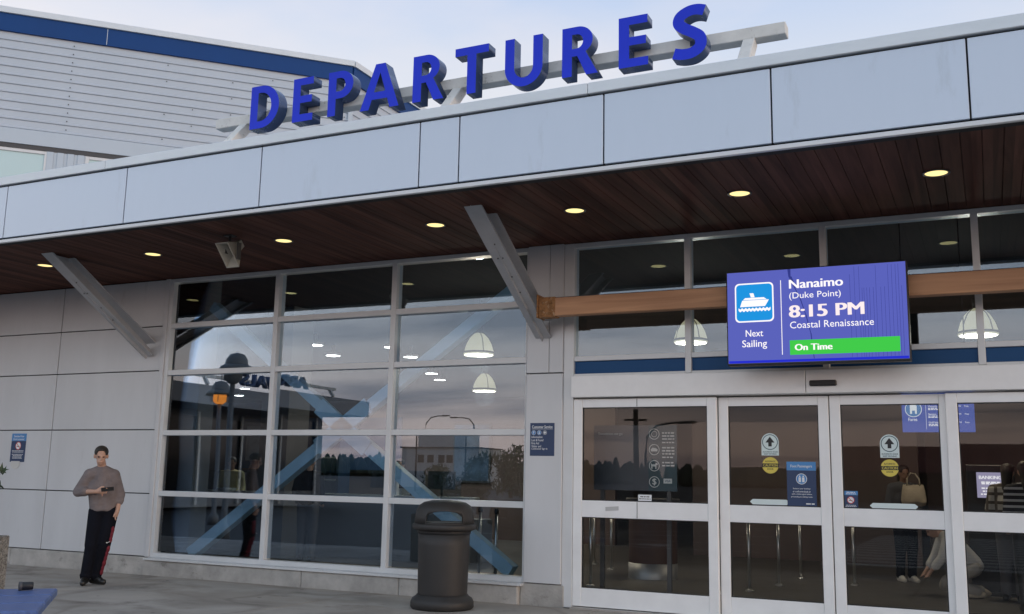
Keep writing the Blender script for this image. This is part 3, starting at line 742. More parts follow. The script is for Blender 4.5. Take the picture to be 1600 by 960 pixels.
# ================================================================== TIMBER BEAM + SCREEN
B = thing('timber_beam', 'brown glulam timber beam crossing the glass above the doors, rusty plate at its left end', 'beam', (-4.61, -.50, 3.235))
m = MB(); m.box(.23, 6.0, -.05, .08, 0, .207, .006); m.build('beam', M['timber'], B)
m = MB(); m.box(.05, .25, -.056, .086, -.012, .219, .004); m.box(.035, .05, -.09, .12, -.02, .25, .003)
for z in (.05, .155): m.ball((.19, -.058, z), (.02, .012, .02), 10, 6)
m.build('end_plate', M['rust'], B)
m = MB(); m.box(.02, 6.0, .0, .06, .2085, .222); m.build('top_flashing', M['darkgrey'], B)

x0s, x1s, z0s, z1s, ys = -2.365, -.640, 2.608, 3.550, -.70
SC = thing('departure_screen', 'bright blue LED screen with the next sailing, hung on the timber beam', 'screen', (x0s, ys, z0s))
Wd, Hd = x1s-x0s, z1s-z0s
m = MB(); m.box(-.012, Wd+.012, .004, .135, -.02, Hd+.012, .006); m.box(.3, .5, .135, .16, .5, .9); m.box(Wd-.5, Wd-.3, .135, .16, .5, .9); m.build('case', M['black'], SC)
E_ = {'blue': glow('screen_blue', (.105, .125, .50), 1), 'blue2': glow('screen_dark_blue', (.06, .07, .40), 1), 'line': glow('screen_dead_line', (.035, .045, .25), 1), 'edge': glow('screen_edge_blue', (.02, .03, .62), 1),
      'white': glow('screen_white', (1, .96, .98), 1.05), 'pink': glow('screen_pinkish', (1, .87, .88), 1.0), 'icon': glow('screen_icon_blue', (.015, .30, .75), 1), 'green': glow('screen_green', (.055, .60, .07), 1)}
m = MB(); m.quad([(0, .002, 0), (Wd, .002, 0), (Wd, .002, Hd), (0, .002, Hd)]); m.build('display', E_['blue'], SC)
def sx(u): return u*Wd
def sz(v): return (1-v)*Hd
def rect(mb, u0, u1, v0, v1, y): mb.quad([(sx(u0), y, sz(v1)), (sx(u1), y, sz(v1)), (sx(u1), y, sz(v0)), (sx(u0), y, sz(v0))])
def stext(mb, s, u0, u1, vt, vb, bold=0, y=-.0015): text(mb, s, sx(u0), sx(u1), sz(vb), sz(vt), y, bold)
m = MB(); rect(m, .003, .997, .972, .997, .0008)
m.build('display_edge', E_['edge'], SC)
m = MB()
for u in (.70, .725, .75, .765, .775, .79, .805, .825, .84, .865, .885, .905, .925, .945, .96, .975): rect(m, u, u+.0016, random.choice((.02, .02, .1, .25)), .97, .0010)
for (u, v), (u2, v2) in zip([(.355, .0), (.36, .08), (.39, .2), (.42, .32), (.45, .5), (.475, .7), (.49, .97)], [(.36, .08), (.39, .2), (.42, .32), (.45, .5), (.475, .7), (.49, .97)]):
    wv = .018 if v < .1 else .006
    flat(m, [(sx(u), sz(v)), (sx(u+wv), sz(v)), (sx(u2+wv*.7), sz(v2)), (sx(u2), sz(v2))], .0011)
m.build('dead_pixels', E_['line'], SC)
def rrect(u0, u1, v0, v1, r):
    xa, xb, za, zb = sx(u0), sx(u1), sz(v1), sz(v0)
    return arc(xb-r, zb-r, r, r, 0, 90, 5) + arc(xa+r, zb-r, r, r, 90, 180, 5) + arc(xa+r, za+r, r, r, 180, 270, 5) + arc(xb-r, za+r, r, r, 270, 360, 5)
m = MB(); flat(m, rrect(.045, .272, .125, .555, .045), .0); m.build('icon_border', E_['white'], SC)
m = MB(); flat(m, rrect(.053, .264, .140, .540, .038), -.001); m.build('icon', E_['icon'], SC)
m = MB()
fy_ = -.002
flat(m, [(sx(.075), sz(.385)), (sx(.088), sz(.315)), (sx(.245), sz(.315)), (sx(.222), sz(.385))], fy_)
flat(m, [(sx(.093), sz(.310)), (sx(.105), sz(.288)), (sx(.215), sz(.288)), (sx(.232), sz(.310))], fy_)
flat(m, [(sx(.140), sz(.284)), (sx(.132), sz(.238)), (sx(.155), sz(.238)), (sx(.162), sz(.284))], fy_)
zig = []
for k in range(19): zig.append((sx(.066+.0104*k), sz(.412 if k % 2 else .396)))
flat(m, zig + [(x, z-.028) for x, z in zig[::-1]], fy_)
m.build('ferry_pictogram', E_['white'], SC)
m = MB(); rect(m, .3125, .3165, .115, .92, -.0012); m.build('divider', E_['white'], SC)
m = MB(); stext(m, 'Nanaimo', .362, .665, .118, .213, .035); m.build('lettering', E_['white'], SC)
m = MB(); stext(m, '(Duke Point)', .362, .650, .255, .343); m.build('lettering', E_['white'], SC)
m = MB(); stext(m, '8:15 PM', .357, .775, .395, .527, .05); m.build('lettering', E_['pink'], SC)
m = MB(); stext(m, 'Coastal Renaissance', .362, .822, .570, .644); m.build('lettering', E_['white'], SC)
m = MB(); rect(m, .358, .955, .770, .925, -.0004); m.build('status_bar', E_['green'], SC)
m = MB(); stext(m, 'On Time', .385, .595, .812, .880, .045); m.build('lettering', E_['white'], SC)
m = MB(); stext(m, 'Next', .105, .207, .640, .713, .006); m.build('lettering', E_['white'], SC)
m = MB(); stext(m, 'Sailing', .083, .228, .750, .850, .006); m.build('lettering', E_['white'], SC)

# ================================================================== HORN SPEAKER
SP = thing('horn_speaker', 'small grey rectangular horn speaker hanging from the wooden soffit', 'speaker', (-8.05, -1.85, ZS))
m = MB(); m.tube([(.05, 0, 0), (.05, 0, -.13)], .014, 8); m.box(-.01, .11, -.05, .05, -.012, 0); m.build('stem', M['darkgrey'], SP); m = MB(); m.box(.0, .02, -.03, .03, -.22, -.08); m.build('bracket', M['darkgrey'], SP); m = MB(); m.box(.19, .205, -.03, .03, -.30, -.10); m.build('bracket', M['darkgrey'], SP)
fr_, bk = [], []
hm = MB(); A = Matrix.Translation((.08, .04, -.16)) @ Matrix.Rotation(R(42), 4, 'X')
def rr(w, h, y): return [Vector((sx_*w/2, y, sz_*h/2)) for sx_, sz_ in ((-1, -1), (1, -1), (1, 1), (-1, 1))]
secs = [rr(.19, .34, -.14), rr(.165, .315, -.14), rr(.07, .09, .04)]; outer = [rr(.19, .34, -.14), rr(.18, .32, -.12), rr(.09, .11, .06), rr(.09, .09, .14)]
for seq in (secs, outer):
    rings = [[hm.b.verts.new(A @ p) for p in s_] for s_ in seq]
    for r1, r2_ in zip(rings, rings[1:]):
        for k in range(4): hm.b.faces.new((r1[k], r1[(k+1) % 4], r2_[(k+1) % 4], r2_[k]))
    hm.b.faces.new(rings[-1])
hm.build('horn', mat('speaker_grey', (.42, .41, .36), .5), SP)
m = MB(); m.ball(tuple(A @ Vector((0, .0, 0))), .03, 10, 8); m.build('driver', M['off_white'], SP)

# ================================================================== WALL SIGNS
CS = thing('wall_sign', 'navy Customer Service sign on the silver column beside the doors', 'sign', (-4.853, -.089, 1.677))
w, h = .308, .380
m = MB(); m.box(0, w, 0, .004, 0, h, .001); m.build('plate', M['navy'], CS)
m = MB(); y = -.0012
line(CS, M['print'], 'Customer Service', .024, .284, h-.062, h-.028, y, .02); m.quad([(.02, y, h-.072), (.288, y, h-.072), (.288, y, h-.069), (.02, y, h-.069)])
for s_, a, b, z in (('Information', .02, .158, .205), ('Lost & Found', .02, .170, .168), ('First Aid', .02, .115, .132), ('Visitor and', .02, .142, .098), ('Contractor Sign In', .02, .222, .066)): line(CS, M['print'], s_, a, b, z, z+.026, y, .012)
m.build('rule', M['print'], CS)
m = MB()
for cx in (.046, .117): m.disc((cx, -.0010, .268), .026, 20)
m.build('symbol', M['sky_vinyl'], CS)
m = MB(); ring(m, (.188, .268), .022, .025, 20, -.001); flat(m, [(.182, .252), (.194, .252), (.194, .262), (.204, .262), (.204, .274), (.194, .274), (.194, .284), (.182, .284), (.182, .274), (.172, .274), (.172, .262), (.182, .262)], -.001)
ring(m, (.046, .268), .024, .027, 20, -.0014); ring(m, (.117, .268), .024, .027, 20, -.0014); text(m, '?', .036, .056, .252, .284, -.0015, .02); m.disc((.117, -.0015, .278), .006); flat(m, [(.106, .254), (.128, .254), (.124, .270), (.110, .270)], -.0015)
m.build('symbol', M['print'], CS)

SF = thing('wall_sign', 'blue smoke-free sign with a no-smoking symbol on the panel wall at left', 'sign', (-13.66, -.064, 1.515))
w, h = .32, .432
m = MB(); m.box(0, w, 0, .004, 0, h*.735, .001); m.build('plate', M['navy'], SF)
m = MB(); m.box(0, w, 0, .004, h*.737, h, .001); m.build('plate', M['sky_vinyl'], SF)
m = MB(); line(SF, M['print'], 'Smoke-Free', .05, .27, .375, .408, -.0012, .02); line(SF, M['print'], 'Environment', .04, .28, .33, .362, -.0012, .02)
for z in (.165, .145, .110, .090, .070, .052): scribble(m, .03, .29, z, .009, -.0012, True)
m.build('lettering', M['print'], SF)
def nosmoke(par, cx, cz, r, y):
    m = MB(); m.disc((cx, y, cz), r*.86, 24); m.build('symbol', M['print'], par)
    m = MB(); ring(m, (cx, cz), r*.84, r, 24, y-.0006); c, s_ = math.cos(R(-45)), math.sin(R(-45))
    q = [(-r*.9, -r*.08), (r*.9, -r*.08), (r*.9, r*.08), (-r*.9, r*.08)]; flat(m, [(cx+x_*c-z_*s_, cz+x_*s_+z_*c) for x_, z_ in q], y-.0006); m.build('symbol', M['red'], par)
    m = MB(); flat(m, [(cx-r*.55, cz-r*.22), (cx+r*.45, cz-r*.22), (cx+r*.45, cz-r*.05), (cx-r*.55, cz-r*.05)], y-.0003); m.build('symbol', M['ink'], par)
nosmoke(SF, .16, .245, .062, -.0010)
m = MB(); pg = [(.045, -.06)] + arc(.13, -.06, .095, .06, 180, 360, 12) + [(.225, -.005), (.035, -.005)]
m.prism([(.035, -.03)] + arc(.13, -.04, .095, .065, 185, 355, 12) + [(.225, -.03), (.225, .012), (.035, .012)], -.003, .0, None)
m.build('torn_label', M['off_white'], SF)

# ================================================================== DOOR STICKERS (on the outside of the glass)
YD = .0445
def arrow_sticker(x, z, label):
    t = thing('door_sticker', label, 'sticker', (x, YD, z), 0, 'keep moving arrow stickers')
    w, h = .182, .235
    m = MB(); flat(m, [(0, 0), (w, 0), (w, h*.62)] + arc(w/2, h*.62, w/2, h*.38, 0, 180, 16)[1:-1] + [(0, h*.62)], 0); m.build('decal', M['ice'], t)
    m = MB(); ring(m, (w/2, h*.60), .074, .082, 28, -.0006); m.build('ring', M['teal_dark'], t); line(t, M['teal_dark'], 'AUTOMATIC DOOR', .012, w-.012, .030, .046, -.0006, .02); line(t, M['teal_dark'], 'KEEP MOVING', .025, w-.025, .008, .024, -.0006, .02)
    m = MB(); c = (w/2, h*.60); flat(m, [(c[0]-.018, c[1]-.046), (c[0]+.018, c[1]-.046), (c[0]+.018, c[1]-.005), (c[0]+.048, c[1]-.005), (c[0], c[1]+.058), (c[0]-.048, c[1]-.005), (c[0]-.018, c[1]-.005)], -.0006); m.build('arrow', M['ink'], t)
arrow_sticker(-2.203, 1.706, 'pale arrow sticker above the yellow disc, on the left sliding door')
arrow_sticker(-1.010, 1.692, 'pale arrow sticker above the yellow disc, on the right sliding door')
def caution(x, z, label):
    t = thing('door_sticker', label, 'sticker', (x, YD, z), 0, 'round yellow caution stickers')
    m = MB(); m.disc((0, 0, 0), .086, 32); m.build('decal', M['yellow'], t)
    m = MB(); flat(m, [(-.086, -.020), (.086, -.020), (.086, .020), (-.086, .020)], -.0005); m.build('band', M['ink'], t); line(t, M['ink'], 'AUTOMATIC', -.055, .055, .032, .050, -.0005, .02); line(t, M['ink'], 'DOOR', -.032, .032, -.048, -.030, -.0005, .02)
    m = MB(); text(m, 'CAUTION', -.075, .075, -.013, .013, -.001, .02); m.build('lettering', M['yellow'], t)
caution(-2.113, 1.603, 'round yellow caution sticker on the left sliding door')
caution(-.925, 1.590, 'round yellow caution sticker on the right sliding door')
def strip(x0, x1, z, label):
    t = thing('door_sticker', label, 'sticker', (x0, YD, z), 0, 'pale double-pointed strips')
    w = x1-x0; m = MB(); flat(m, [(0, 0), (.03, -.028), (w-.03, -.028), (w, 0), (w-.03, .028), (.03, .028)], 0); m.build('decal', M['ice'], t)
strip(-2.337, -1.925, 1.220, 'pale double-pointed strip at the foot of the left sliding door glass')
strip(-1.130, -.675, 1.212, 'pale double-pointed strip at the foot of the right sliding door glass')
FP = thing('door_poster', 'blue Foot Passengers poster on the left sliding door', 'poster', (-1.945, YD-.004, 1.188)); w, h = .298, .455
m = MB(); m.box(0, w, 0, .002, 0, h*.80); m.build('sheet', M['navy'], FP)
m = MB(); m.box(.0, w, 0, .002, h*.803, h); m.build('sheet', M['sky_vinyl'], FP)
m = MB(); line(FP, M['print'], 'Foot Passengers', .04, .26, .388, .424, -.001, .015)
for s_, a, b, z in (('Redeem your booking', .062, .236, .168), ('at a self-serve kiosk or', .058, .240, .140), ('with a ticket agent before', .045, .252, .112), ('proceeding to waiting room.', .04, .258, .084)): line(FP, M['print'], s_, a, b, z, z+.018, -.001, .012)
scribble(m, .19, .285, .018, .012, -.001)
m.build('lettering', M['print'], FP)
m = MB(); m.disc((.15, -.0006, .278), .052, 28); m.build('symbol', M['sky_vinyl'], FP)
m = MB(); ring(m, (.15, .278), .050, .056, 28, -.0009)
for cx in (.132, .168): m.disc((cx, -.001, .305), .008, 12); flat(m, [(cx-.012, .245), (cx+.012, .245), (cx+.012, .294), (cx-.012, .294)], -.001)
m.build('symbol', M['print'], FP)
NS = thing('door_sticker', 'small blue no-smoking sticker at the lower left of the right sliding door glass', 'sticker', (-1.382, YD, 1.178)); w, h = .14, .176
m = MB(); flat(m, [(0, 0), (w, 0), (w, h*.76), (0, h*.76)], 0); m.build('decal', M['navy'], NS)
m = MB(); flat(m, [(0, h*.762), (w, h*.762), (w, h), (0, h)], 0); m.build('decal', M['sky_vinyl'], NS)
m = MB(); scribble(m, .03, .115, .158, .008, -.0006); scribble(m, .025, .12, .143, .008, -.0006)
for z in (.030, .018): scribble(m, .015, .125, z, .005, -.0006, True)
m.build('lettering', M['print'], NS); nosmoke(NS, .07, .085, .036, -.0006)
WL = thing('door_sticker', 'small white notice at the foot of the glass left of the sliding doors', 'sticker', (-3.555, -.0252, 1.196)); 
m = MB(); flat(m, [(0, 0), (.155, 0), (.155, .068), (0, .068)], 0); m.build('decal', M['print'], WL)
m = MB(); scribble(m, .025, .13, .040, .010, -.0006); scribble(m, .01, .145, .018, .008, -.0006); m.build('lettering', M['ink'], WL)
DF = thing('door_sticker', 'grey worn tape patch on the door rail at left', 'sticker', (-3.93, -.0506, 1.085)); m = MB(); flat(m, [(0, -.012), (.155, .0), (.155, .045), (0, .033)], 0); m.build('decal', mat('grey_tape', (.50, .50, .50), .7, var=.1), DF)

# ================================================================== INTERIOR THINGS
IP = thing('info_board', 'dark navy visitor information board with white round icons behind the left door glass', 'board', (-4.28, .50, 1.30)); w, h = 1.02, .76
m = MB(); m.box(0, w, 0, .03, 0, h, .003); m.build('panel', mat('board_navy', (.05, .062, .085), .4), IP)
m = MB(); m.box(w-.34, w-.001, -.004, -.0005, .001, h-.001); m.build('panel', mat('board_teal', (.02, .06, .085), .4), IP)
m = MB()
for z in (.655, .475, .29, .105): ring(m, (w-.27, z), .056, .064, 24, -.006)
for z in (.66, .625, .59, .55, .49, .455, .42, .38, .32, .285): scribble(m, w-.175, w-.03, z, .015, -.006)
text(m, '$', w-.295, w-.245, .065, .145, -.006, .02)
text(m, 'Sometimes we go', .06, .36, .635, .675, -.006, 0)
cx, cz = w-.27, .29
flat(m, [(cx-.035, cz-.035), (cx-.022, cz-.035), (cx-.022, cz-.008), (cx+.012, cz-.008), (cx+.012, cz-.035), (cx+.025, cz-.035), (cx+.025, cz+.005), (cx+.040, cz+.012), (cx+.040, cz+.026), (cx+.020, cz+.032), (cx+.010, cz+.016), (cx-.028, cz+.016), (cx-.040, cz+.03)], -.006)
flat(m, [(cx-.04, .455), (cx+.035, .455), (cx+.042, .475), (cx+.02, .492), (cx-.02, .497), (cx-.042, .48)], -.006); ring(m, (cx, .655), .030, .035, 20, -.006)
flat(m, [(w-.16, .09), (w-.06, .09), (w-.06, .145), (w-.16, .145)], -.006)
m.build('lettering', mat('board_print', (.62, .66, .68), .5), IP)
m = MB(); text(m, 'VISA', w-.145, w-.075, .105, .130, -.0075, .02); m.build('lettering', M['navy'], IP)
m = MB(); m.box(.08, .13, .01, .05, -1.30, 0); m.box(w-.13, w-.08, .01, .05, -1.30, 0); m.build('leg', M['darkgrey'], IP)

FB = thing('fares_board', 'blue fares board hanging inside above the right sliding door', 'board', (-.86, 1.05, 2.0)); w, h = .73, .42
m = MB(); m.box(0, w, 0, .04, 0, h, .003); m.build('panel', mat('fares_blue_glow', (.03, .06, .27), .4, emit=(.03, .07, .30), estr=1.0), FB)  # plain printed board, no lamp in it; glow added so it looks lit
m = MB(); text(m, 'Fares', .065, .155, .120, .158, -.001, .006); m.quad([(.245, -.001, .03), (.248, -.001, .03), (.248, -.001, .38), (.245, -.001, .38)])
for z, s_ in ((.27, 'Victoria'), (.185, 'Nanaimo'), (.095, 'Gulf Islands')):
    text(m, s_, .27, .27+.0115*len(s_), z, z+.020, -.001, .006); scribble(m, .27, .36, z-.016, .009, -.001); scribble(m, .27, .38, z-.030, .009, -.001)
for z, p_ in ((.27, '$19.05'), (.185, '$19.05'), (.095, '$14.50')): text(m, p_, .535, .600, z, z+.018, -.001, .006); text(m, 'Free', .635, .675, z, z+.018, -.001, .006)
m.build('lettering', glow('fares_white', (.8, .85, .9), .8), FB)  # print glows by itself in place of light falling on the board
m = MB(); m.disc((.12, -.001, .250), .085, 28); m.build('symbol', glow('fares_symbol_blue', (.06, .20, .45), .8), FB)  # symbol colours glow too, brightening plain print
m = MB(); ring(m, (.12, .25), .08, .087, 28, -.0015); flat(m, [(.085, .20), (.105, .20), (.105, .235), (.135, .235), (.135, .20), (.155, .20), (.155, .285), (.145, .30), (.085, .30)], -.0016); m.build('symbol', glow('fares_symbol_white', (.7, .78, .85), .8), FB)
m = MB(); m.tube([(.06, .02, h), (.06, .02, 2.38)], .008, 6); m.tube([(w-.06, .02, h), (w-.06, .02, 2.38)], .008, 6); m.build('hanger', M['darkgrey'], FB)

# pendants
def pendant(x, y, z, label, r=.255):
    t = thing('pendant_lamp', label, 'lamp', (x, y, z), 0, 'glass pendant lamps inside')
    s = r/.255
    m = MB(); m.lathe([(.235*s, .0), (.255*s, .015), (.245*s, .09*s), (.215*s, .19*s), (.16*s, .29*s), (.09*s, .36*s), (.05*s, .38*s), (.05*s, .365*s), (.085*s, .345*s), (.15*s, .28*s), (.205*s, .185*s), (.235*s, .09*s), (.240*s, .02)], 28, closed=True); m.build('shade', M['pendant'], t)
    m = MB(); m.lathe([(.258*s, .03), (.262*s, .035), (.258*s, .06), (.253*s, .055)], 28, closed=True)
    for k in range(4):
        a = PI/4 + k*PI/2; m.tube([(rr_*s*math.cos(a), rr_*s*math.sin(a), zz*s) for rr_, zz in ((.258, .05), (.222, .19), (.165, .292), (.06, .385))], .008, 6)
    m.tube([(0, 0, .37*s), (0, 0, .52*s)], .06*s, 10); m.tube([(0, 0, .5*s), (0, 0, 4.38-z)], .012, 6); m.build('cage', M['darkgrey'], t)
    m = MB(); m.ball((0, 0, .17*s), .065*s, 10, 8); pl_ = bpy.data.lights.new('pendant_light', 'POINT'); pl_.energy = 55*s; pl_.color = (1, .88, .68); pl_.shadow_soft_size = .2
    plo = bpy.data.objects.new('light', pl_); link(plo); plo.location = (0, 0, -.12); plo.parent = t
    m.build('bulb', glow('pendant_bulb', (1, .92, .72), 12.0), t)
    return t
p1 = pendant(-7.68, 4.0, 3.44, 'lit glass dome pendant in the upper right window pane'); pendant(-9.60, 8.0, 3.215, 'smaller lit glass dome pendant below and behind the other in the window wall')
pendant(-4.04, 4.0, 3.50, 'lit glass dome pendant left of the departure screen, behind the transom mullion'); pendant(-.06, 4.0, 3.44, 'lit glass dome pendant right of the departure screen, behind the transom mullion')
# round ceiling lamps inside
ZC = 4.15
cl_pos = [(491, 540), (519, 556)]
ipos = [(-12.95, 6.55), (-13.7, 8.25), (-11.53, 7.35), (-12.05, 9.0), (-13.45, 12.4), (-14.1, 14.0), (-21.95, 12.55), (-22.0, 15.0), (-24.2, 17.3), (-21.95, 17.5), (-24.3, 20.0), (-21.9, 22.2)]
ilab = ['front lamp of the close pair of white ceiling lamps in the middle pane', 'rear lamp of the close pair of white ceiling lamps in the middle pane', 'white ceiling lamp inside, cut by the mullion left of the large pendant', 'white ceiling lamp inside, in the lower left corner of the large pendant pane',
        'upper one of the two white ceiling lamps left of the small pendant', 'lower one of the two white ceiling lamps left of the small pendant', 'white ceiling lamp inside, leftmost in the window wall', 'white ceiling lamp inside, below the dark lamp finial', 'white ceiling lamp inside, right of the orange lantern', 'white ceiling lamp inside, first one right of the left mullion', 'small faint white ceiling lamp inside, low in the middle pane', 'white ceiling lamp inside, near the middle brace crossing']
pr0 = None
for (x, y), lab in zip(ipos, ilab):
    if pr0 is None:
        pr0 = thing('ceiling_lamp', lab, 'ceiling light', (x, y, ZC), 0, 'round ceiling lamps inside the hall')
        m = MB(); m.lathe([(0, 0), (.16, 0), (.16, .02), (.0, .02)], 20); m.build('diffuser', M['inlight'], pr0); cl_ = bpy.data.lights.new('ceiling_light', 'SPOT'); cl_.energy = 170; cl_.spot_size = R(130); cl_.spot_blend = .6; cl_.color = (1, .93, .8); cl_.shadow_soft_size = .16; clo = bpy.data.objects.new('light', cl_); link(clo); clo.location = (0, 0, -.02); clo.parent = pr0
        m = MB(); m.lathe([(.165, -.005), (.185, -.005), (.185, .05), (.03, .06), (.03, .235), (.0, .235)], 20); m.build('housing', M['off_white'], pr0)
    else:
        c = copy_tree(pr0); c.location = (x, y, ZC); c['label'] = lab

# queue barrier posts
pp = None
bpos = [(-6.2, 5.6), (-4.98, 2.25), (-5.6, 4.8), (-3.02, 2.0), (-3.5, 3.9), (-3.22, 2.35), (-2.98, 2.9), (-2.78, 3.9), (-2.7, 5.2), (-1.95, 3.85), (-1.85, 4.6), (-6.05, 1.5), (-6.5, 1.9), (-6.95, 2.3)]
blab = ['slim steel barrier post at the far left of the side light', 'slim steel barrier post in the left third of the side light, in front', 'slim steel barrier post left of the brown round counter', 'nearest slim steel barrier post, right of the brown round counter', 'slim steel barrier post behind the nearest one, by the door stile',
        'slim steel barrier post at the left edge of the left sliding door', 'second slim steel barrier post in the left sliding door', 'third slim steel barrier post in the left sliding door', 'slim steel barrier post at the right edge of the left sliding door', 'front slim steel barrier post at the left of the right sliding door', 'rear slim steel barrier post at the left of the right sliding door',
        'slim steel barrier post nearest the silver column in the window wall', 'second slim steel barrier post left of the silver column', 'slim steel barrier post just right of the bin']
for (x, y), lab in zip(bpos, blab):
    if pp is None:
        pp = thing('barrier_post', lab, 'barrier post', (x, y, .002), 0, 'steel barrier posts inside')
        m = MB(); m.tube([(0, 0, .02), (0, 0, .96)], .022, 12); m.build('pole', M['steel'], pp)
        m = MB(); m.lathe([(0, 0), (.06, 0), (.06, .012), (.035, .03), (.0, .03)], 20); m.build('foot', M['steel'], pp)
        m = MB(); m.lathe([(0, 1.01), (.03, 1.005), (.034, .94), (.0, .93)], 16); m.build('head', M['black'], pp)
    else:
        c = copy_tree(pp); c.location = (x, y, .002); c['label'] = lab

# ticket counter with screens
CT = thing('service_counter', 'long grey service counter inside behind the window wall', 'counter', (-12.0, 4.0, 0))
m = MB(); m.box(-2.6, 4.2, .0, .12, .0, 1.05); m.box(-2.6, 4.2, .45, .9, 0, .72); m.build('front', M['counter'], CT)
m = MB(); m.box(-2.65, 4.25, -.08, .30, 1.05, 1.09, .004); m.build('top', M['off_white'], CT)
m = MB(); m.box(-2.5, 4.0, .1, .108, 1.09, 1.45); m.build('screen_glass', glass('counter_glass', .05, (.8, .85, .85)), CT)
mon0 = None
for x, lab in ((-9.55, 'black computer monitor at the left end of the right counter stretch'), (-9.0, 'black computer monitor beside the white box on the counter'), (-8.4, 'black computer monitor at the right end of the counter')):
    if mon0 is None:
        mon0 = thing('computer_monitor', lab, 'monitor', (x, 4.15, 1.09), R(12), 'monitors on the counter')
        m = MB(); m.box(-.24, .24, -.02, .02, .12, .42, .005); m.build('display', M['black'], mon0)
        m = MB(); m.tube([(0, 0.02, .01), (0, .02, .2)], .02, 8); m.box(-.1, .1, -.06, .1, 0, .012); m.build('stand', M['darkgrey'], mon0)
    else:
        c = copy_tree(mon0); c.location = (x, 4.15, 1.09); c['label'] = lab
BX = thing('paper_box', 'small white box on the counter beside the monitors', 'box', (-9.28, 4.1, 1.09)); m = MB(); m.box(-.1, .08, -.08, .08, 0, .30, .004); m.build('carton', M['white'], BX); m = MB(); m.box(-.104, .084, -.084, .084, .26, .304, .004); m.build('lid', M['off_white'], BX)
for k, (x, y, lab) in enumerate(((-13.0, 4.1, 'leftmost pale paper stack on the counter'), (-11.2, 4.1, 'middle pale paper stack on the counter'), (-8.75, 4.05, 'pale paper stack on the counter between the monitors'))):
    t = thing('paper_stack', lab, 'paper', (x, y, 1.09), R(20*k), 'paper stacks on the counter')
    for q in range(4): m = MB(); m.box(-.11+.004*q, .11+.004*q, -.15, .15, .012*q, .012*q+.011); m.build('sheaf', M['white'], t)
for k, (x, lab) in enumerate(((-20.5, 'dark blue wall poster at the far left of the brown back wall'), (-11.2, 'dark blue wall poster right of the notice board'), (-9.2, 'dark blue wall poster at the right end of the brown back wall'))):
    t = thing('wall_poster', lab, 'poster', (x, 10.58, 1.3), 0, 'posters on the brown back wall')
    m = MB(); m.box(-.5, .5, -.03, .0, 0, 1.4); m.build('frame', M['darkgrey'], t); m = MB(); m.box(-.46, .46, -.04, -.031, .04, 1.36); m.build('sheet', mat('poster_blue', (.05, .09, .15), .5, var=.6, vscale=2.5), t)
BD = thing('notice_board', 'dark blue notice board with pale panels on the back wall behind the counter', 'board', (-16.5, 10.4, 1.55)); m = MB(); m.box(-1.6, 3.4, 0, .06, 0, 1.3); m.build('backing', mat('board_blue', (.02, .05, .12), .5), BD)
m = MB(); m.box(-1.4, -.7, -.01, -.001, .2, 1.1); m.box(-.4, .5, -.01, -.001, .2, 1.1); m.box(1.0, 1.6, -.01, -.001, .3, 1.1); m.build('notice', mat('notice_paper', (.25, .30, .38), .6, var=.3, vscale=3), BD)
m = MB(); m.box(-1.6, -1.54, .0, .05, -1.55, 0); m.box(3.34, 3.4, 0, .05, -1.55, 0); m.build('post', M['darkgrey'], BD)
BS = thing('blue_shelving', 'tall dark blue display shelving behind the middle window panes', 'shelf', (-12.9, 6.2, 0)); m = MB(); m.box(-.9, .9, .35, .4, 0, 2.3); m.box(-.95, -.9, 0, .4, 0, 2.3); m.box(.9, .95, 0, .4, 0, 2.3); m.build('carcass', mat('shelf_blue', (.02, .06, .15), .5), BS)
for z in (.4, .85, 1.3, 1.75, 2.2):
    m = MB(); m.box(-.9, .9, 0, .35, z, z+.03); m.build('shelf', M['off_white'], BS)
KI = thing('ticket_kiosk', 'black self-serve kiosk with a lit screen at the right edge', 'kiosk', (-.02, 4.35, 0)); m = MB(); m.box(-.30, .30, 0, .22, 0, 1.72, .01); m.box(-.35, .35, -.1, .3, 0, .05); m.build('cabinet', M['black'], KI)
m = MB(); m.box(-.17, .17, -.006, -.001, 1.28, 1.62); m.build('display', glow('kiosk_screen', (.30, .28, .42), 1.0), KI)
m = MB(); text(m, 'BANKING', -.14, .14, 1.53, 1.575, -.008, .03)
for z in (1.48, 1.46, 1.40, 1.36, 1.32): scribble(m, -.13, .13, z, .016, -.008, True)
m.build('lettering', glow('kiosk_white', (.9, .9, .95), 1.0), KI)

# ================================================================== PEOPLE
def blob(name, prims, voxel, material, parent, smooth=6):
    """union of balls and tapered limbs remeshed into one continuous surface"""
    mb = MB()
    for p in prims:
        if p[0] == 'b': mb.ball(p[1], p[2], 16, 12)
        else:
            _, a, b, ra, rb = p; a, b = Vector(a), Vector(b)
            mb.tube([a, b], [ra, rb], 14); mb.ball(a, ra, 14, 10); mb.ball(b, rb, 14, 10)
    me = mb.mesh(); o = bpy.data.objects.new(name, me); link(o)
    md = o.modifiers.new('r', 'REMESH'); md.mode = 'VOXEL'; md.voxel_size = voxel; md.use_smooth_shade = True
    s = o.modifiers.new('s', 'SMOOTH'); s.factor = .5; s.iterations = smooth
    me2 = to_mesh(o); drop(o)
    for p in me2.polygons: p.use_smooth = True
    me2.materials.append(material)
    q = bpy.data.objects.new(name, me2); link(q); q.parent = parent
    return q
def limb(a, b, ra, rb): return ('l', a, b, ra, rb)
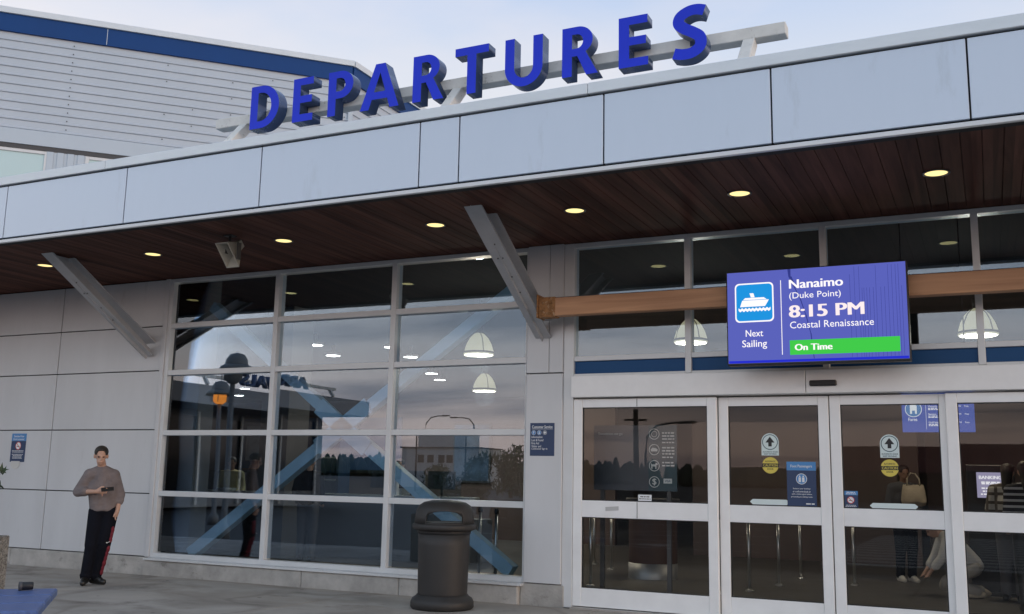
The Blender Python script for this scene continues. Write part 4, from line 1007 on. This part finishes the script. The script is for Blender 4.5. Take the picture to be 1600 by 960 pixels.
def hand(wr, tip, side, spread):
    """palm + five bent fingers from wrist towards tip; side = thumb direction, spread = across the knuckles"""
    wr, tip, side, spread = Vector(wr), Vector(tip), Vector(side).normalized(), Vector(spread).normalized()
    d = (tip-wr); l = d.length; d.normalize(); n = d.cross(spread).normalized()
    pr = [limb(wr, wr+d*l*.5, .026, .030)]
    for k, ln in enumerate((.86, .98, 1.0, .92)):
        o = spread*(-.030+.020*k); k0 = wr + d*l*.45 + o; k1 = k0 + d*l*.30*ln + n*.006; k2 = k1 + d*l*.22*ln + n*.020
        pr += [limb(k0, k1, .0105, .0095), limb(k1, k2, .0095, .008)]
    t0 = wr + d*l*.2 + side*.024; t1 = t0 + d*l*.22 + side*.026; t2 = t1 + d*l*.2 + side*.004
    pr += [limb(t0, t1, .013, .011), limb(t1, t2, .011, .009)]
    return pr
def person(label, loc, rz, J, mats, voxel=.016, hands=False, group=None, hair='short', extras=None):
    t = thing('person', label, 'person', loc, rz, group)
    V = {k: Vector(v) for k, v in J.items() if not isinstance(v, (int, float))}
    sk, top, leg, shoe_m, hair_m = mats
    up = (V['neck']-V['pelvis']).normalized(); hd = V['head']; fd = Vector(J.get('face', (0, -1, 0))).normalized()
    rt = fd.cross(Vector((0, 0, 1))).normalized(); hu = rt.cross(fd).normalized()
    body = [limb(V['pelvis'], V['chest'], .105, .12), limb(V['chest'], V['neck'], .10, .055), limb(V['neck'], hd - hu*.04, .055, .052)]
    body += [('b', hd + hu*.035 - fd*.012, (.076, .090, .088)), limb(hd + hu*.0, hd - hu*.072 + fd*.045, .066, .034), ('b', hd - hu*.05 + fd*.03, .052)]
    body += [limb(hd + fd*.082 + hu*.015, hd + fd*.102 - hu*.018, .009, .014), limb(hd + fd*.080 - hu*.052 - rt*.018, hd + fd*.080 - hu*.052 + rt*.018, .009, .009)]
    for s in (-1, 1): body += [('b', hd + rt*.078*s - fd*.005, (.012, .022, .032)), limb(hd + rt*.035*s + fd*.072 + hu*.026, hd + rt*.014*s + fd*.080 + hu*.024, .009, .008)]
    for s in 'LR':
        body += [limb(V['sh'+s], V['el'+s], .050, .040), limb(V['el'+s], V['wr'+s], .038, .026), limb(V['hip'+s], V['kn'+s], .080, .052), limb(V['kn'+s], V['an'+s], .052, .034), limb(V['an'+s], V['toe'+s], .034, .026)]
        if 'hand'+s in V:
            body += hand(V['wr'+s], V['hand'+s], J.get('thumb'+s, (0, 0, 1)), J.get('spread'+s, (0, 0, 1)))
    b = blob('body', body, voxel*.6 if hands else voxel, sk, t, 4)
    tops = [limb(V['pelvis'] + up*.02 + Vector((s*.045, 0, 0)), V['chest'] + Vector((s*.055, 0, 0)), .118, .125) for s in (-1, 1)]
    tops += [limb(V['chest'], V['neck'] - up*.06, .13, .085), limb(V['shL'], V['shR'], .082, .082), limb(V['shL'], V['neck'] - up*.03, .075, .068), limb(V['shR'], V['neck'] - up*.03, .075, .068)]
    sl = J.get('sleeve', .55)
    for s in 'LR':
        e2 = V['el'+s].lerp(V['wr'+s], sl); tops += [limb(V['sh'+s], V['el'+s], .079, .066), limb(V['el'+s], e2, .064, .056)]
        tops.append(('b', e2 + (V['el'+s]-e2).normalized()*.01, .060))
    hemc = V['pelvis'] + up*.0
    tops += [('b', hemc, (.160, .128, .05))]
    blob('top', tops, voxel, top, t, 3)
    tr_ = [('b', V['pelvis'] - up*.02, (.145, .118, .10))]
    for s in 'LR':
        tr_ += [limb(V['hip'+s], V['kn'+s], .108, .086), limb(V['kn'+s], V['an'+s] + (V['kn'+s]-V['an'+s]).normalized()*.02, .078, .064), ('b', V['an'+s] + (V['kn'+s]-V['an'+s]).normalized()*.035, (.072, .075, .045))]
    blob('trousers', tr_, voxel, leg, t, 3)
    for s in 'LR':
        d = (V['toe'+s]-V['an'+s]); d.z = 0; dn = d.normalized(); hl_ = V['an'+s] - dn*.05
        z0 = min(V['an'+s].z, V['toe'+s].z)
        blob('shoe', [limb(hl_ + Vector((0, 0, -.035)), V['toe'+s] + Vector((0, 0, -.0)), .042, .036), limb(V['an'+s] + Vector((0, 0, .0)), V['toe'+s].lerp(V['an'+s], .4), .045, .040)], voxel*.8, shoe_m, t, 2)
    hp_ = [('b', hd + hu*.052 - fd*.018, (.086, .098, .082))]
    if hair == 'long': hp_ += [limb(hd - fd*.05 + hu*.02, hd - fd*.07 - hu*.20, .075, .055)]
    cut = blob('hair', hp_, voxel*.8, hair_m, t, 2)
    for v in cut.data.vertices:                                   # keep the face free of hair
        r_ = v.co - hd
        if r_.dot(fd) > .055 and r_.dot(hu) < .085: v.co -= fd*(r_.dot(fd)-.055)
    eyes = MB()
    for s in (-1, 1): eyes.ball(hd + rt*.030*s + fd*.073 + hu*.010, .0085, 8, 6)
    eyes.build('eyes', M['ink'], t)
    return t, V
# the waiting man at left (his own left is +x)
J = dict(pelvis=(.085, 0, .93), chest=(.06, .0, 1.20), neck=(.03, -.01, 1.455), head=(.012, -.06, 1.588), face=(.10, -1, -.28),
         shL=(.175, .01, 1.352), elL=(.268, .03, 1.11), wrL=(.262, -.075, .915), shR=(-.105, .01, 1.352), elR=(-.225, .0, 1.14), wrR=(-.01, -.205, 1.150), handR=(.145, -.235, 1.165), thumbR=(0, .1, 1), spreadR=(0, 0, 1),
         hipL=(.165, 0, .90), hipR=(.02, 0, .90), knL=(.13, -.03, .49), knR=(-.01, -.03, .49), anL=(.06, .06, .085), anR=(-.055, .0, .085), toeL=(.165, -.03, .04), toeR=(-.065, -.155, .04), sleeve=.42, handL=(.225, -.075, .80), thumbL=(-.3, -1, 0), spreadL=(0, 1, 0))
mn, V = person('man in a mauve grey sweatshirt looking at a phone by the panel wall', (-10.24, -1.44, 0), R(43), J, (M['skin'], M['sweater'], M['trouser'], M['shoe'], M['hair']), .012, True)
pr_ = []
for z in (.68, .62, .56, .45, .39, .33, .27, .21, .16):
    A_, B_, ra_, rb_2 = (V['hipL'], V['knL'], .106, .084) if z > .49 else (V['knL'], V['anL'], .083, .066)
    t_ = (A_.z-z)/(A_.z-B_.z); c_ = A_.lerp(B_, t_); r_ = ra_ + (rb_2-ra_)*t_
    pr_.append(('b', (c_.x + .80*r_, c_.y - .45*r_, z), (random.uniform(.020, .026), random.uniform(.034, .046), .048)))
blob('side_panel', pr_, .008, M['crimson'], mn, 8)
m = MB(); sw = [(-.030, .004), (-.018, -.010), (.032, .020), (-.014, .0), (-.022, .006)]
m.prism(sw, 0, .004, Matrix.Translation((V['knL'].x + .058, V['knL'].y - .088, .525)) @ Matrix.Rotation(R(30), 4, 'Z')); m.build('emblem', M['print'], mn)
PH = thing('mobile_phone', 'black mobile phone held in the waiting man\'s right hand', 'phone', (0, 0, 0)); bpy.context.view_layer.update()
PHM = mn.matrix_basis @ Matrix.Translation((.135, -.255, 1.185)) @ Matrix.Rotation(R(62), 4, 'X') @ Matrix.Rotation(R(75), 4, 'Y')
PHM = Matrix.Translation((-10.24, -1.44, 0)) @ Matrix.Rotation(R(43), 4, 'Z') @ Matrix.Translation((.135, -.262, 1.182)) @ Matrix.Rotation(R(-50), 4, 'X') @ Matrix.Rotation(R(80), 4, 'Y')
PH.matrix_world = PHM
m = MB(); m.box(-.036, .036, -.004, .004, -.074, .074, .003); m.build('case', M['black'], PH); m = MB(); m.box(-.033, .033, .0042, .0048, -.070, .070); m.build('display', mat('phone_glass', (.02, .02, .025), .1), PH)

stand = dict(pelvis=(0, 0, .93), chest=(0, .0, 1.22), neck=(0, 0, 1.46), head=(0, -.03, 1.60), face=(0, -1, -.15), shL=(.17, 0, 1.385), shR=(-.17, 0, 1.385), elL=(.22, .05, 1.12), elR=(-.22, .05, 1.12), wrL=(.2, -.12, .95), wrR=(-.2, -.12, .95),
             handL=(.19, -.2, .85), handR=(-.19, -.2, .85), thumbL=(-1, 0, 0), thumbR=(1, 0, 0), spreadL=(1, 0, 0), spreadR=(1, 0, 0), hipL=(.08, 0, .90), hipR=(-.08, 0, .90), knL=(.09, -.02, .49), knR=(-.09, -.02, .49), anL=(.09, .03, .085), anR=(-.09, .03, .085), toeL=(.1, -.12, .04), toeR=(-.1, -.12, .04), sleeve=.9)
person('person in a plaid shirt standing with their back turned at the lit kiosk', (.18, 3.75, 0), R(165), stand, (M['skin'], M['plaid'], M['denim'], M['shoe'], M['hair']), .018, hair='long')
person('person in dark clothes carrying a beige bag, inside the right sliding door', (-1.22, 5.6, 0), R(30), stand, (M['skin_dark'], mat('dark_coat', (.07, .07, .08), .8), M['trouser'], M['shirt_white'], M['hair']), .018, hair='long')
person('person in a black and white striped top at the right edge of the doors', (.36, 2.55, 0), R(190), stand, (M['skin'], M['striped'], M['shoe'], M['shoe'], M['hair']), .018, hair='long')
person('staff member in a pale yellow shirt behind the counter at left', (-13.45, 4.75, 0), R(35), stand, (M['skin_dark'], M['shirt_yellow'], M['denim'], M['shoe'], M['hair']), .018)
person('person in a white top behind the counter at the right end', (-9.75, 5.0, 0), R(20), stand, (M['skin'], M['shirt_white'], M['denim'], M['shoe'], M['hair']), .018)
person('person in dark navy standing before the counter in the middle window pane', (-10.35, 3.1, 0), R(200), stand, (M['skin'], M['trouser'], M['denim'], M['shoe'], M['hair']), .018)
kneel = dict(pelvis=(0, .10, .42), chest=(-.0, -.12, .66), neck=(0, -.28, .80), head=(0, -.38, .86), face=(0, -.8, -.6), shL=(.17, -.22, .76), shR=(-.17, -.22, .76), elL=(.2, -.32, .50), elR=(-.2, -.32, .50), wrL=(.12, -.46, .32), wrR=(-.12, -.46, .32), handL=(.1, -.52, .22), handR=(-.1, -.52, .22), thumbL=(-1, 0, 0), thumbR=(1, 0, 0), spreadL=(1, 0, 0), spreadR=(1, 0, 0),
             hipL=(.09, .08, .38), hipR=(-.09, .08, .38), knL=(.13, -.26, .20), knR=(-.13, -.22, .14), anL=(.12, .12, .085), anR=(-.11, .22, .085), toeL=(.12, -.02, .04), toeR=(-.11, .30, .05), sleeve=.6)
person('person in a white top crouching on the floor inside the doors', (-.38, 3.9, 0), R(-75), kneel, (M['skin'], M['shirt_white'], mat('beige_trousers', (.34, .31, .27), .85), M['canvas'], M['hair']), .018)
TB = thing('tote_bag', 'beige canvas tote bag on the shoulder inside the right sliding door', 'bag', (-1.06, 5.30, 1.14)); TB.scale = (.85, .85, .85); m = MB()
secs = [(.19, .05, 0), (.21, .08, .08), (.19, .07, .24), (.17, .03, .34)]; rings = []
for w_, d_, z_ in secs: rings.append([m.b.verts.new((w_*math.cos(2*PI*k/16)*(1+.06*math.sin(3*k)), d_*math.sin(2*PI*k/16), z_+.02*math.sin(2.1*k))) for k in range(16)])
for A_, B_ in zip(rings, rings[1:]):
    for k in range(16): f = m.b.faces.new((A_[k], A_[(k+1) % 16], B_[(k+1) % 16], B_[k])); f.smooth = True
m.b.faces.new(rings[0]); m.b.faces.new(rings[-1]); m.build('sack', M['canvas'], TB)
for y in (-.03, .03):
    m = MB(); m.tube([(-.10, y, .33), (-.09, y, .46), (-.03, y, .55), (.04, y, .54), (.10, y, .45), (.11, y, .33)], .012, 6); m.build('strap', M['canvas'], TB)

# ================================================================== RUBBISH BIN
BN = thing('rubbish_bin', 'charcoal domed plastic rubbish bin standing in front of the window wall', 'bin', (-5.51, -.90, 0), R(29)); BN.scale = (.985, .985, .955)
m = MB(); m.lathe([(0, .003), (.335, .003), (.352, .02), (.352, .075), (.335, .115), (.292, .145), (.285, .16), (.0, .16)], 48); m.build('base', M['bin'], BN)
m = MB(); m.lathe([(0, .10), (.268, .10), (.276, .18), (.288, .70), (.290, .86), (.270, .865), (.262, .70), (.25, .2), (0, .2)], 48); m.build('barrel', M['bin'], BN)
m = MB(); m.lathe([(.282, .85), (.315, .875), (.352, .888), (.358, .90), (.358, .935), (.340, .952), (.315, .952), (.315, .875)], 48, closed=True); m.build('lid_rim', M['bin'], BN)
m = MB(); m.lathe([(.292, .835), (.300, .840), (.298, .882), (.290, .882)], 48, closed=True); m.build('rim_gap_ring', M['black'], BN)  # black ring stands in for the dark gap beneath the lid rim
dm = MB(); prof = [(.338, .945), (.332, 1.02), (.318, 1.10), (.29, 1.155), (.235, 1.192), (.15, 1.212), (.0, 1.220), (.0, 1.195), (.15, 1.188), (.225, 1.168), (.272, 1.135), (.295, 1.09), (.308, 1.02), (.314, .945)]
dm.lathe(prof[:7], 48); dm.lathe(prof[7:], 48)
# bridge the bottom rims into a closed shell
dmo = MB(); dmo.lathe(prof + [prof[0]], 64); bmesh.ops.remove_doubles(dmo.b, verts=dmo.b.verts, dist=1e-5); dm.b.free()
dobj = dmo.build('tmp', M['bin'])
ck = MB(); ck.prism([(-.20, .965), (.20, .965), (.198, 1.045)] + arc(0, 1.035, .185, .060, 20, 160, 12) + [(-.198, 1.045)], -.6, .6); cko = ck.build('tmpc', M['bin'])
bm_ = dobj.modifiers.new('b', 'BOOLEAN'); bm_.operation = 'DIFFERENCE'; bm_.object = cko; bm_.solver = 'EXACT'
me = to_mesh(dobj); drop(dobj); drop(cko); me.materials.clear(); me.materials.append(M['bin'])
dome = bpy.data.objects.new('dome_lid', me); link(dome); dome.parent = BN
m = MB(); m.box(-.22, .22, -.20, .20, .952, .962); m.build('hopper', M['black'], BN)

# ================================================================== BENCH, PLANTER, PLANT, CUP
BE = thing('wooden_bench', 'blue painted plank bench between concrete planters at the lower left corner', 'bench', (-7.0, -4.72, 0), R(-45.5))
# local +x = towards the camera side along the bench end, planks run along -y..; bench end corner at origin
m = MB()
for k in range(3): m.box(.02+.48*k, .475+.48*k, -1.7, 0, .385, .45, .012)
m.build('seat', M['bench'], BE)
for yy in (-.22, -1.4):
    m = MB(); m.box(.12, 1.3, yy-.05, yy+.05, -.0, .383, .006); m.build('leg', M['darkgrey'], BE)
PL = thing('planter', 'square exposed aggregate concrete planter at the left edge', 'planter', (-8.62, -4.72, 0), R(12))
m = MB(); a_ = .44
for x0, x1, y0, y1 in ((-a_, a_, -a_, -a_+.09), (-a_, a_, a_-.09, a_), (-a_, -a_+.09, -a_+.091, a_-.091), (a_-.09, a_, -a_+.091, a_-.091)): m.box(x0, x1, y0, y1, 0, .80, .012)
m.build('shell', M['aggregate'], PL); m = MB(); m.box(-a_+.09, a_-.09, -a_+.09, a_-.09, .1, .74); m.build('soil', mat('soil', (.05, .035, .025), .95, bump=.6, bscale=20), PL)
def leaves(mb, c, rad, n, size, stretch=1.0):
    c = Vector(c)
    for _ in range(n):
        d = Vector((random.gauss(0, 1), random.gauss(0, 1), random.gauss(0, 1))).normalized()*(random.random()**.45)
        p = c + Vector((d.x*rad[0], d.y*rad[1], d.z*rad[2]))
        q = Euler((random.uniform(0, 6.3), random.uniform(0, 6.3), random.uniform(0, 6.3))).to_matrix(); s = size*random.uniform(.6, 1.3)
        a = [q @ Vector(v)*s for v in ((-1.5*stretch, 0, 0), (0, .42, .08), (1.5*stretch, 0, 0), (0, -.42, .08))]
        mb._set([mb.b.faces.new([mb.b.verts.new(p+v) for v in a])])
SH = thing('shrub', 'dark green leafy shrub growing in the planter at the left edge', 'plant', (-8.62, -4.72, .74))
m = MB()
for k in range(7):
    a = k*.9; m.tube([(0.03*math.cos(a), .03*math.sin(a), 0), (.14*math.cos(a), .14*math.sin(a), .35), (.27*math.cos(a), .27*math.sin(a), .62)], [.012, .009, .004], 6)
for zz in (.52, .60, .66): m.tube([(.14, 0, .35), (.45, 0, zz-.04), (.78, 0, zz+.02)], [.009, .007, .003], 5)
m.build('stem', M['bark'], SH)
m = MB(); leaves(m, (0, 0, .42), (.36, .36, .36), 520, .032); leaves(m, (.25, .05, .46), (.12, .15, .1), 60, .030); leaves(m, (.26, .0, .30), (.1, .12, .06), 40, .028); leaves(m, (.70, .0, .52), (.11, .08, .03), 46, .026); leaves(m, (.72, .0, .66), (.12, .08, .035), 46, .026); leaves(m, (.70, .0, .60), (.10, .08, .02), 26, .024); m.build('foliage', M['leaf'], SH)
CU = thing('black_cup', 'small black cup lying on its side on the blue bench', 'cup', (-7.05, -4.99, .482), R(-35)); CU.scale = (.62, .62, .62)
m = MB(); pf = [(.0, -.085), (.046, -.085), (.050, -.07), (.054, .085), (.049, .085), (.045, -.065), (0, -.065)]
m.lathe(pf, 24); CUo = m.build('shell', M['black'], CU); CUo.rotation_euler = (R(90), 0, 0); CUo.location = (0, 0, .006)
m = MB(); m.lathe([(.0525, .045), (.056, .05), (.057, .086), (.053, .0865), (.051, .05)], 24, closed=True); q = m.build('rim', M['darkgrey'], CU); q.rotation_euler = (R(90), 0, 0); q.location = (0, 0, .006)

# ================================================================== BEHIND THE CAMERA (seen mirrored in the glass)
AR = thing('arrivals_wing', 'grey canopied wing across the forecourt, seen mirrored in the left window panes', 'building', (-27.5, -30.5, 0))
m = MB(); m.box(-6, -2.6, 0, 21, 0, 4.2); m.build('wall', M['grey_render'], AR)
m = MB(); m.box(-6, 0, -.2, 21, 4.2, 4.95); m.build('canopy', mat('grey_fascia', (.25, .27, .30), .5, .2), AR)
m = MB(); m.box(-2.59, -2.55, .6, 20, .5, 3.9); m.build('glazing', mat('dark_glazing', (.02, .025, .03), .1), AR)
m = MB()
for k in range(8): m.box(-2.5, -2.42, .6+2.7*k, .72+2.7*k, .1, 4.1)
m.build('mullion', M['off_white'], AR)
ASG = thing('arrivals_sign', 'dark ARRIVALS letters on a rail over the mirrored wing', 'sign', (-27.3, -17.2, 4.95))
m = MB(); m.box(-.3, -.15, -10.6, -1.6, .30, .42); m.build('rail', M['weathered'], ASG)
for yy in (-10.2, -6, -2): m = MB(); m.bar((-.22, yy, .33), (.0, yy, .0), .12, .12, (0, 1, 0)); m.build('leg', M['weathered'], ASG)
cu_me = text_mesh('ARRIVALS', 0, 4.5, 0, .52, .03); m = MB(); add_mesh(m, cu_me)
ext = bmesh.ops.extrude_face_region(m.b, geom=list(m.b.faces)); bmesh.ops.translate(m.b, verts=[v for v in ext['geom'] if isinstance(v, bmesh.types.BMVert)], vec=(0, .16, 0))
lo_ = m.build('lettering', M['sign_side'], ASG); lo_.rotation_euler = (0, 0, R(90)); lo_.location = (0, -8.4, .14)
def lantern(x, y, h, label, lit):
    t = thing('lamp_post', label, 'lamp post', (x, y, -.12), 0, 'forecourt lamp posts')
    m = MB(); m.lathe([(0, 0), (.16, 0), (.16, .25), (.075, .35), (.06, h), (0, h)], 14); m.build('post', M['lampgrey'], t)
    m = MB(); m.lathe([(.0, h), (.10, h), (.19, h+.08), (.20, h+.22), (.17, h+.36), (.0, h+.40)], 20); m.build('globe', M['flame'] if lit else M['lampgrey'], t)
    m = MB(); m.lathe([(.44, h+.26), (.34, h+.36), (.26, h+.40), (.26, h+.44), (.36, h+.39)], 20, closed=True); m.lathe([(.27, h+.43), (.25, h+.56), (.17, h+.68), (.0, h+.73)], 20); m.build('hood', M['lampgrey'], t)
    m = MB()
    for k in range(6): a = k*PI/3; m.tube([(.26*math.cos(a), .26*math.sin(a), h+.06), (.275*math.cos(a), .275*math.sin(a), h+.2), (.26*math.cos(a), .26*math.sin(a), h+.38)], .012, 6)
    m.build('cage', M['lampgrey'], t)
lantern(-16.4, -8.0, 3.72, 'dark unlit dome lamp post mirrored in the left window panes', False)
lantern(-21.35, -13.2, 3.72, 'glowing orange caged lantern post mirrored in the left window panes', True)
def street_light(x, y, h, sgn, label):
    t = thing('street_light', label, 'street light', (x, y, -.12), 0, 'curved street lights across the road')
    m = MB(); m.tube([(0, 0, 0), (0, 0, h-1.6), (.1*sgn, 0, h-.7), (.6*sgn, 0, h-.15), (1.4*sgn, 0, h), (2.0*sgn, 0, h)], [.10, .07, .06, .055, .05, .05], 8); m.build('pole', M['darkgrey'], t)
    m = MB(); m.box(min(1.9*sgn, 2.7*sgn), max(1.9*sgn, 2.7*sgn), -.12, .12, h-.05, h+.08, .02); m.build('lamp_head', M['darkgrey'], t)
street_light(-51, -75, 8.1, 1, 'curved street light left of the mirrored pale building'); street_light(-45.5, -75, 7.9, -1, 'curved street light right of the mirrored pale building'); street_light(-16.3, -40, 4.5, 1, 'curved street light mirrored in the left door glass')
UP = thing('utility_pole', 'tall brown wooden pole mirrored in the left door glass', 'pole', (-16.83, -40, -.12)); m = MB(); m.tube([(0, 0, 0), (0, 0, 5.2)], [.17, .13], 10); m.build('shaft', M['bark'], UP); m = MB(); m.box(-.6, .6, -.05, .05, 4.6, 4.7); m.build('crossarm', M['bark'], UP)
WB = thing('pale_building', 'pale stepped building with dark windows mirrored in the right window pane', 'building', (-62, -100, -.12))
m = MB(); m.box(-6, 5, -6, 0, 0, 5.0); m.box(-4.2, 2.5, -5, -1, 5.0, 7.2); m.box(-3, -1.5, -4, -2, 7.2, 8.4); m.build('wall', M['off_white'], WB)
for x in (-3.6, -2.2, -.6, .6): m = MB(); m.box(x, x+.9, .001, .04, 3.1, 4.1); m.build('window', M['black'], WB)
m = MB(); m.box(-6.2, 5.2, -6.2, .2, 4.95, 5.12); m.build('roof_edge', M['darkgrey'], WB)
RB = thing('red_roof_building', 'long low building with a dark red roof mirrored in the right doors', 'building', (2, -100, -.12))
m = MB(); m.box(-17, 22, -10, 0, 0, 3.4); m.build('wall', mat('brown_wall', (.09, .07, .06), .8), RB)
m = MB(); m.prism([(-11, 3.2), (1, 3.2), (-5, 6.0)], -18, 23, Matrix.Rotation(R(90), 4, 'Z') @ Matrix.Scale(-1, 4, (0, 1, 0))); m.build('roof', M['red_roof'], RB)
def tree(x, y, h, r, label):
    t = thing('tree', label, 'tree', (x, y, -.12), 0, 'young trees across the forecourt')
    m = MB(); m.tube([(0, 0, 0), (.02, 0, h*.5), (0, .02, h*.9)], [.09, .06, .02], 8)
    for k in range(6): a = k*1.05; z = h*(.4+.07*k); m.tube([(0, 0, z), (r*.6*math.cos(a), r*.6*math.sin(a), z+.25)], [.03, .01], 5)
    m.build('trunk', M['bark'], t)
    m = MB()
    for k in range(9): a = k*2.4; leaves(m, (r*.6*math.cos(a)*random.random(), r*.6*math.sin(a)*random.random(), h*(.42+.06*k)), (r*.5, r*.5, r*.38), 130, .075)
    m.build('crown', M['leaf2'], t)
tree(-15.9, -20, 2.35, .75, 'shorter bushy young tree mirrored beside the column'); tree(-14.9, -20.5, 2.6, .8, 'taller bushy young tree mirrored beside the column'); tree(-18.6, -22, 1.9, .8, 'low bushy young tree mirrored behind the bin')
# far woods as one mass
wd = MB()
for k in range(900):
    x = -320 + k*.62 + random.uniform(-1, 1); y = -275 + random.uniform(-14, 14); h = random.uniform(4.2, 6.6) + 1.0*math.sin(k*.04) + (random.random() < .08)*1.4; w_ = random.uniform(.8, 1.7)
    wd.lathe([(.3, 0), (w_*1.3, h*.2), (w_*random.uniform(.9, 1.3), h*.5), (w_*random.uniform(.6, 1.0), h*.8), (w_*.4, h*.95), (.0, h)], 7, (x, y, -.2), smooth=False)
tag(wd.build('distant_woods', M['leaf'], None), 'dark mass of far woods along the mirrored horizon', 'woods', kind='stuff')
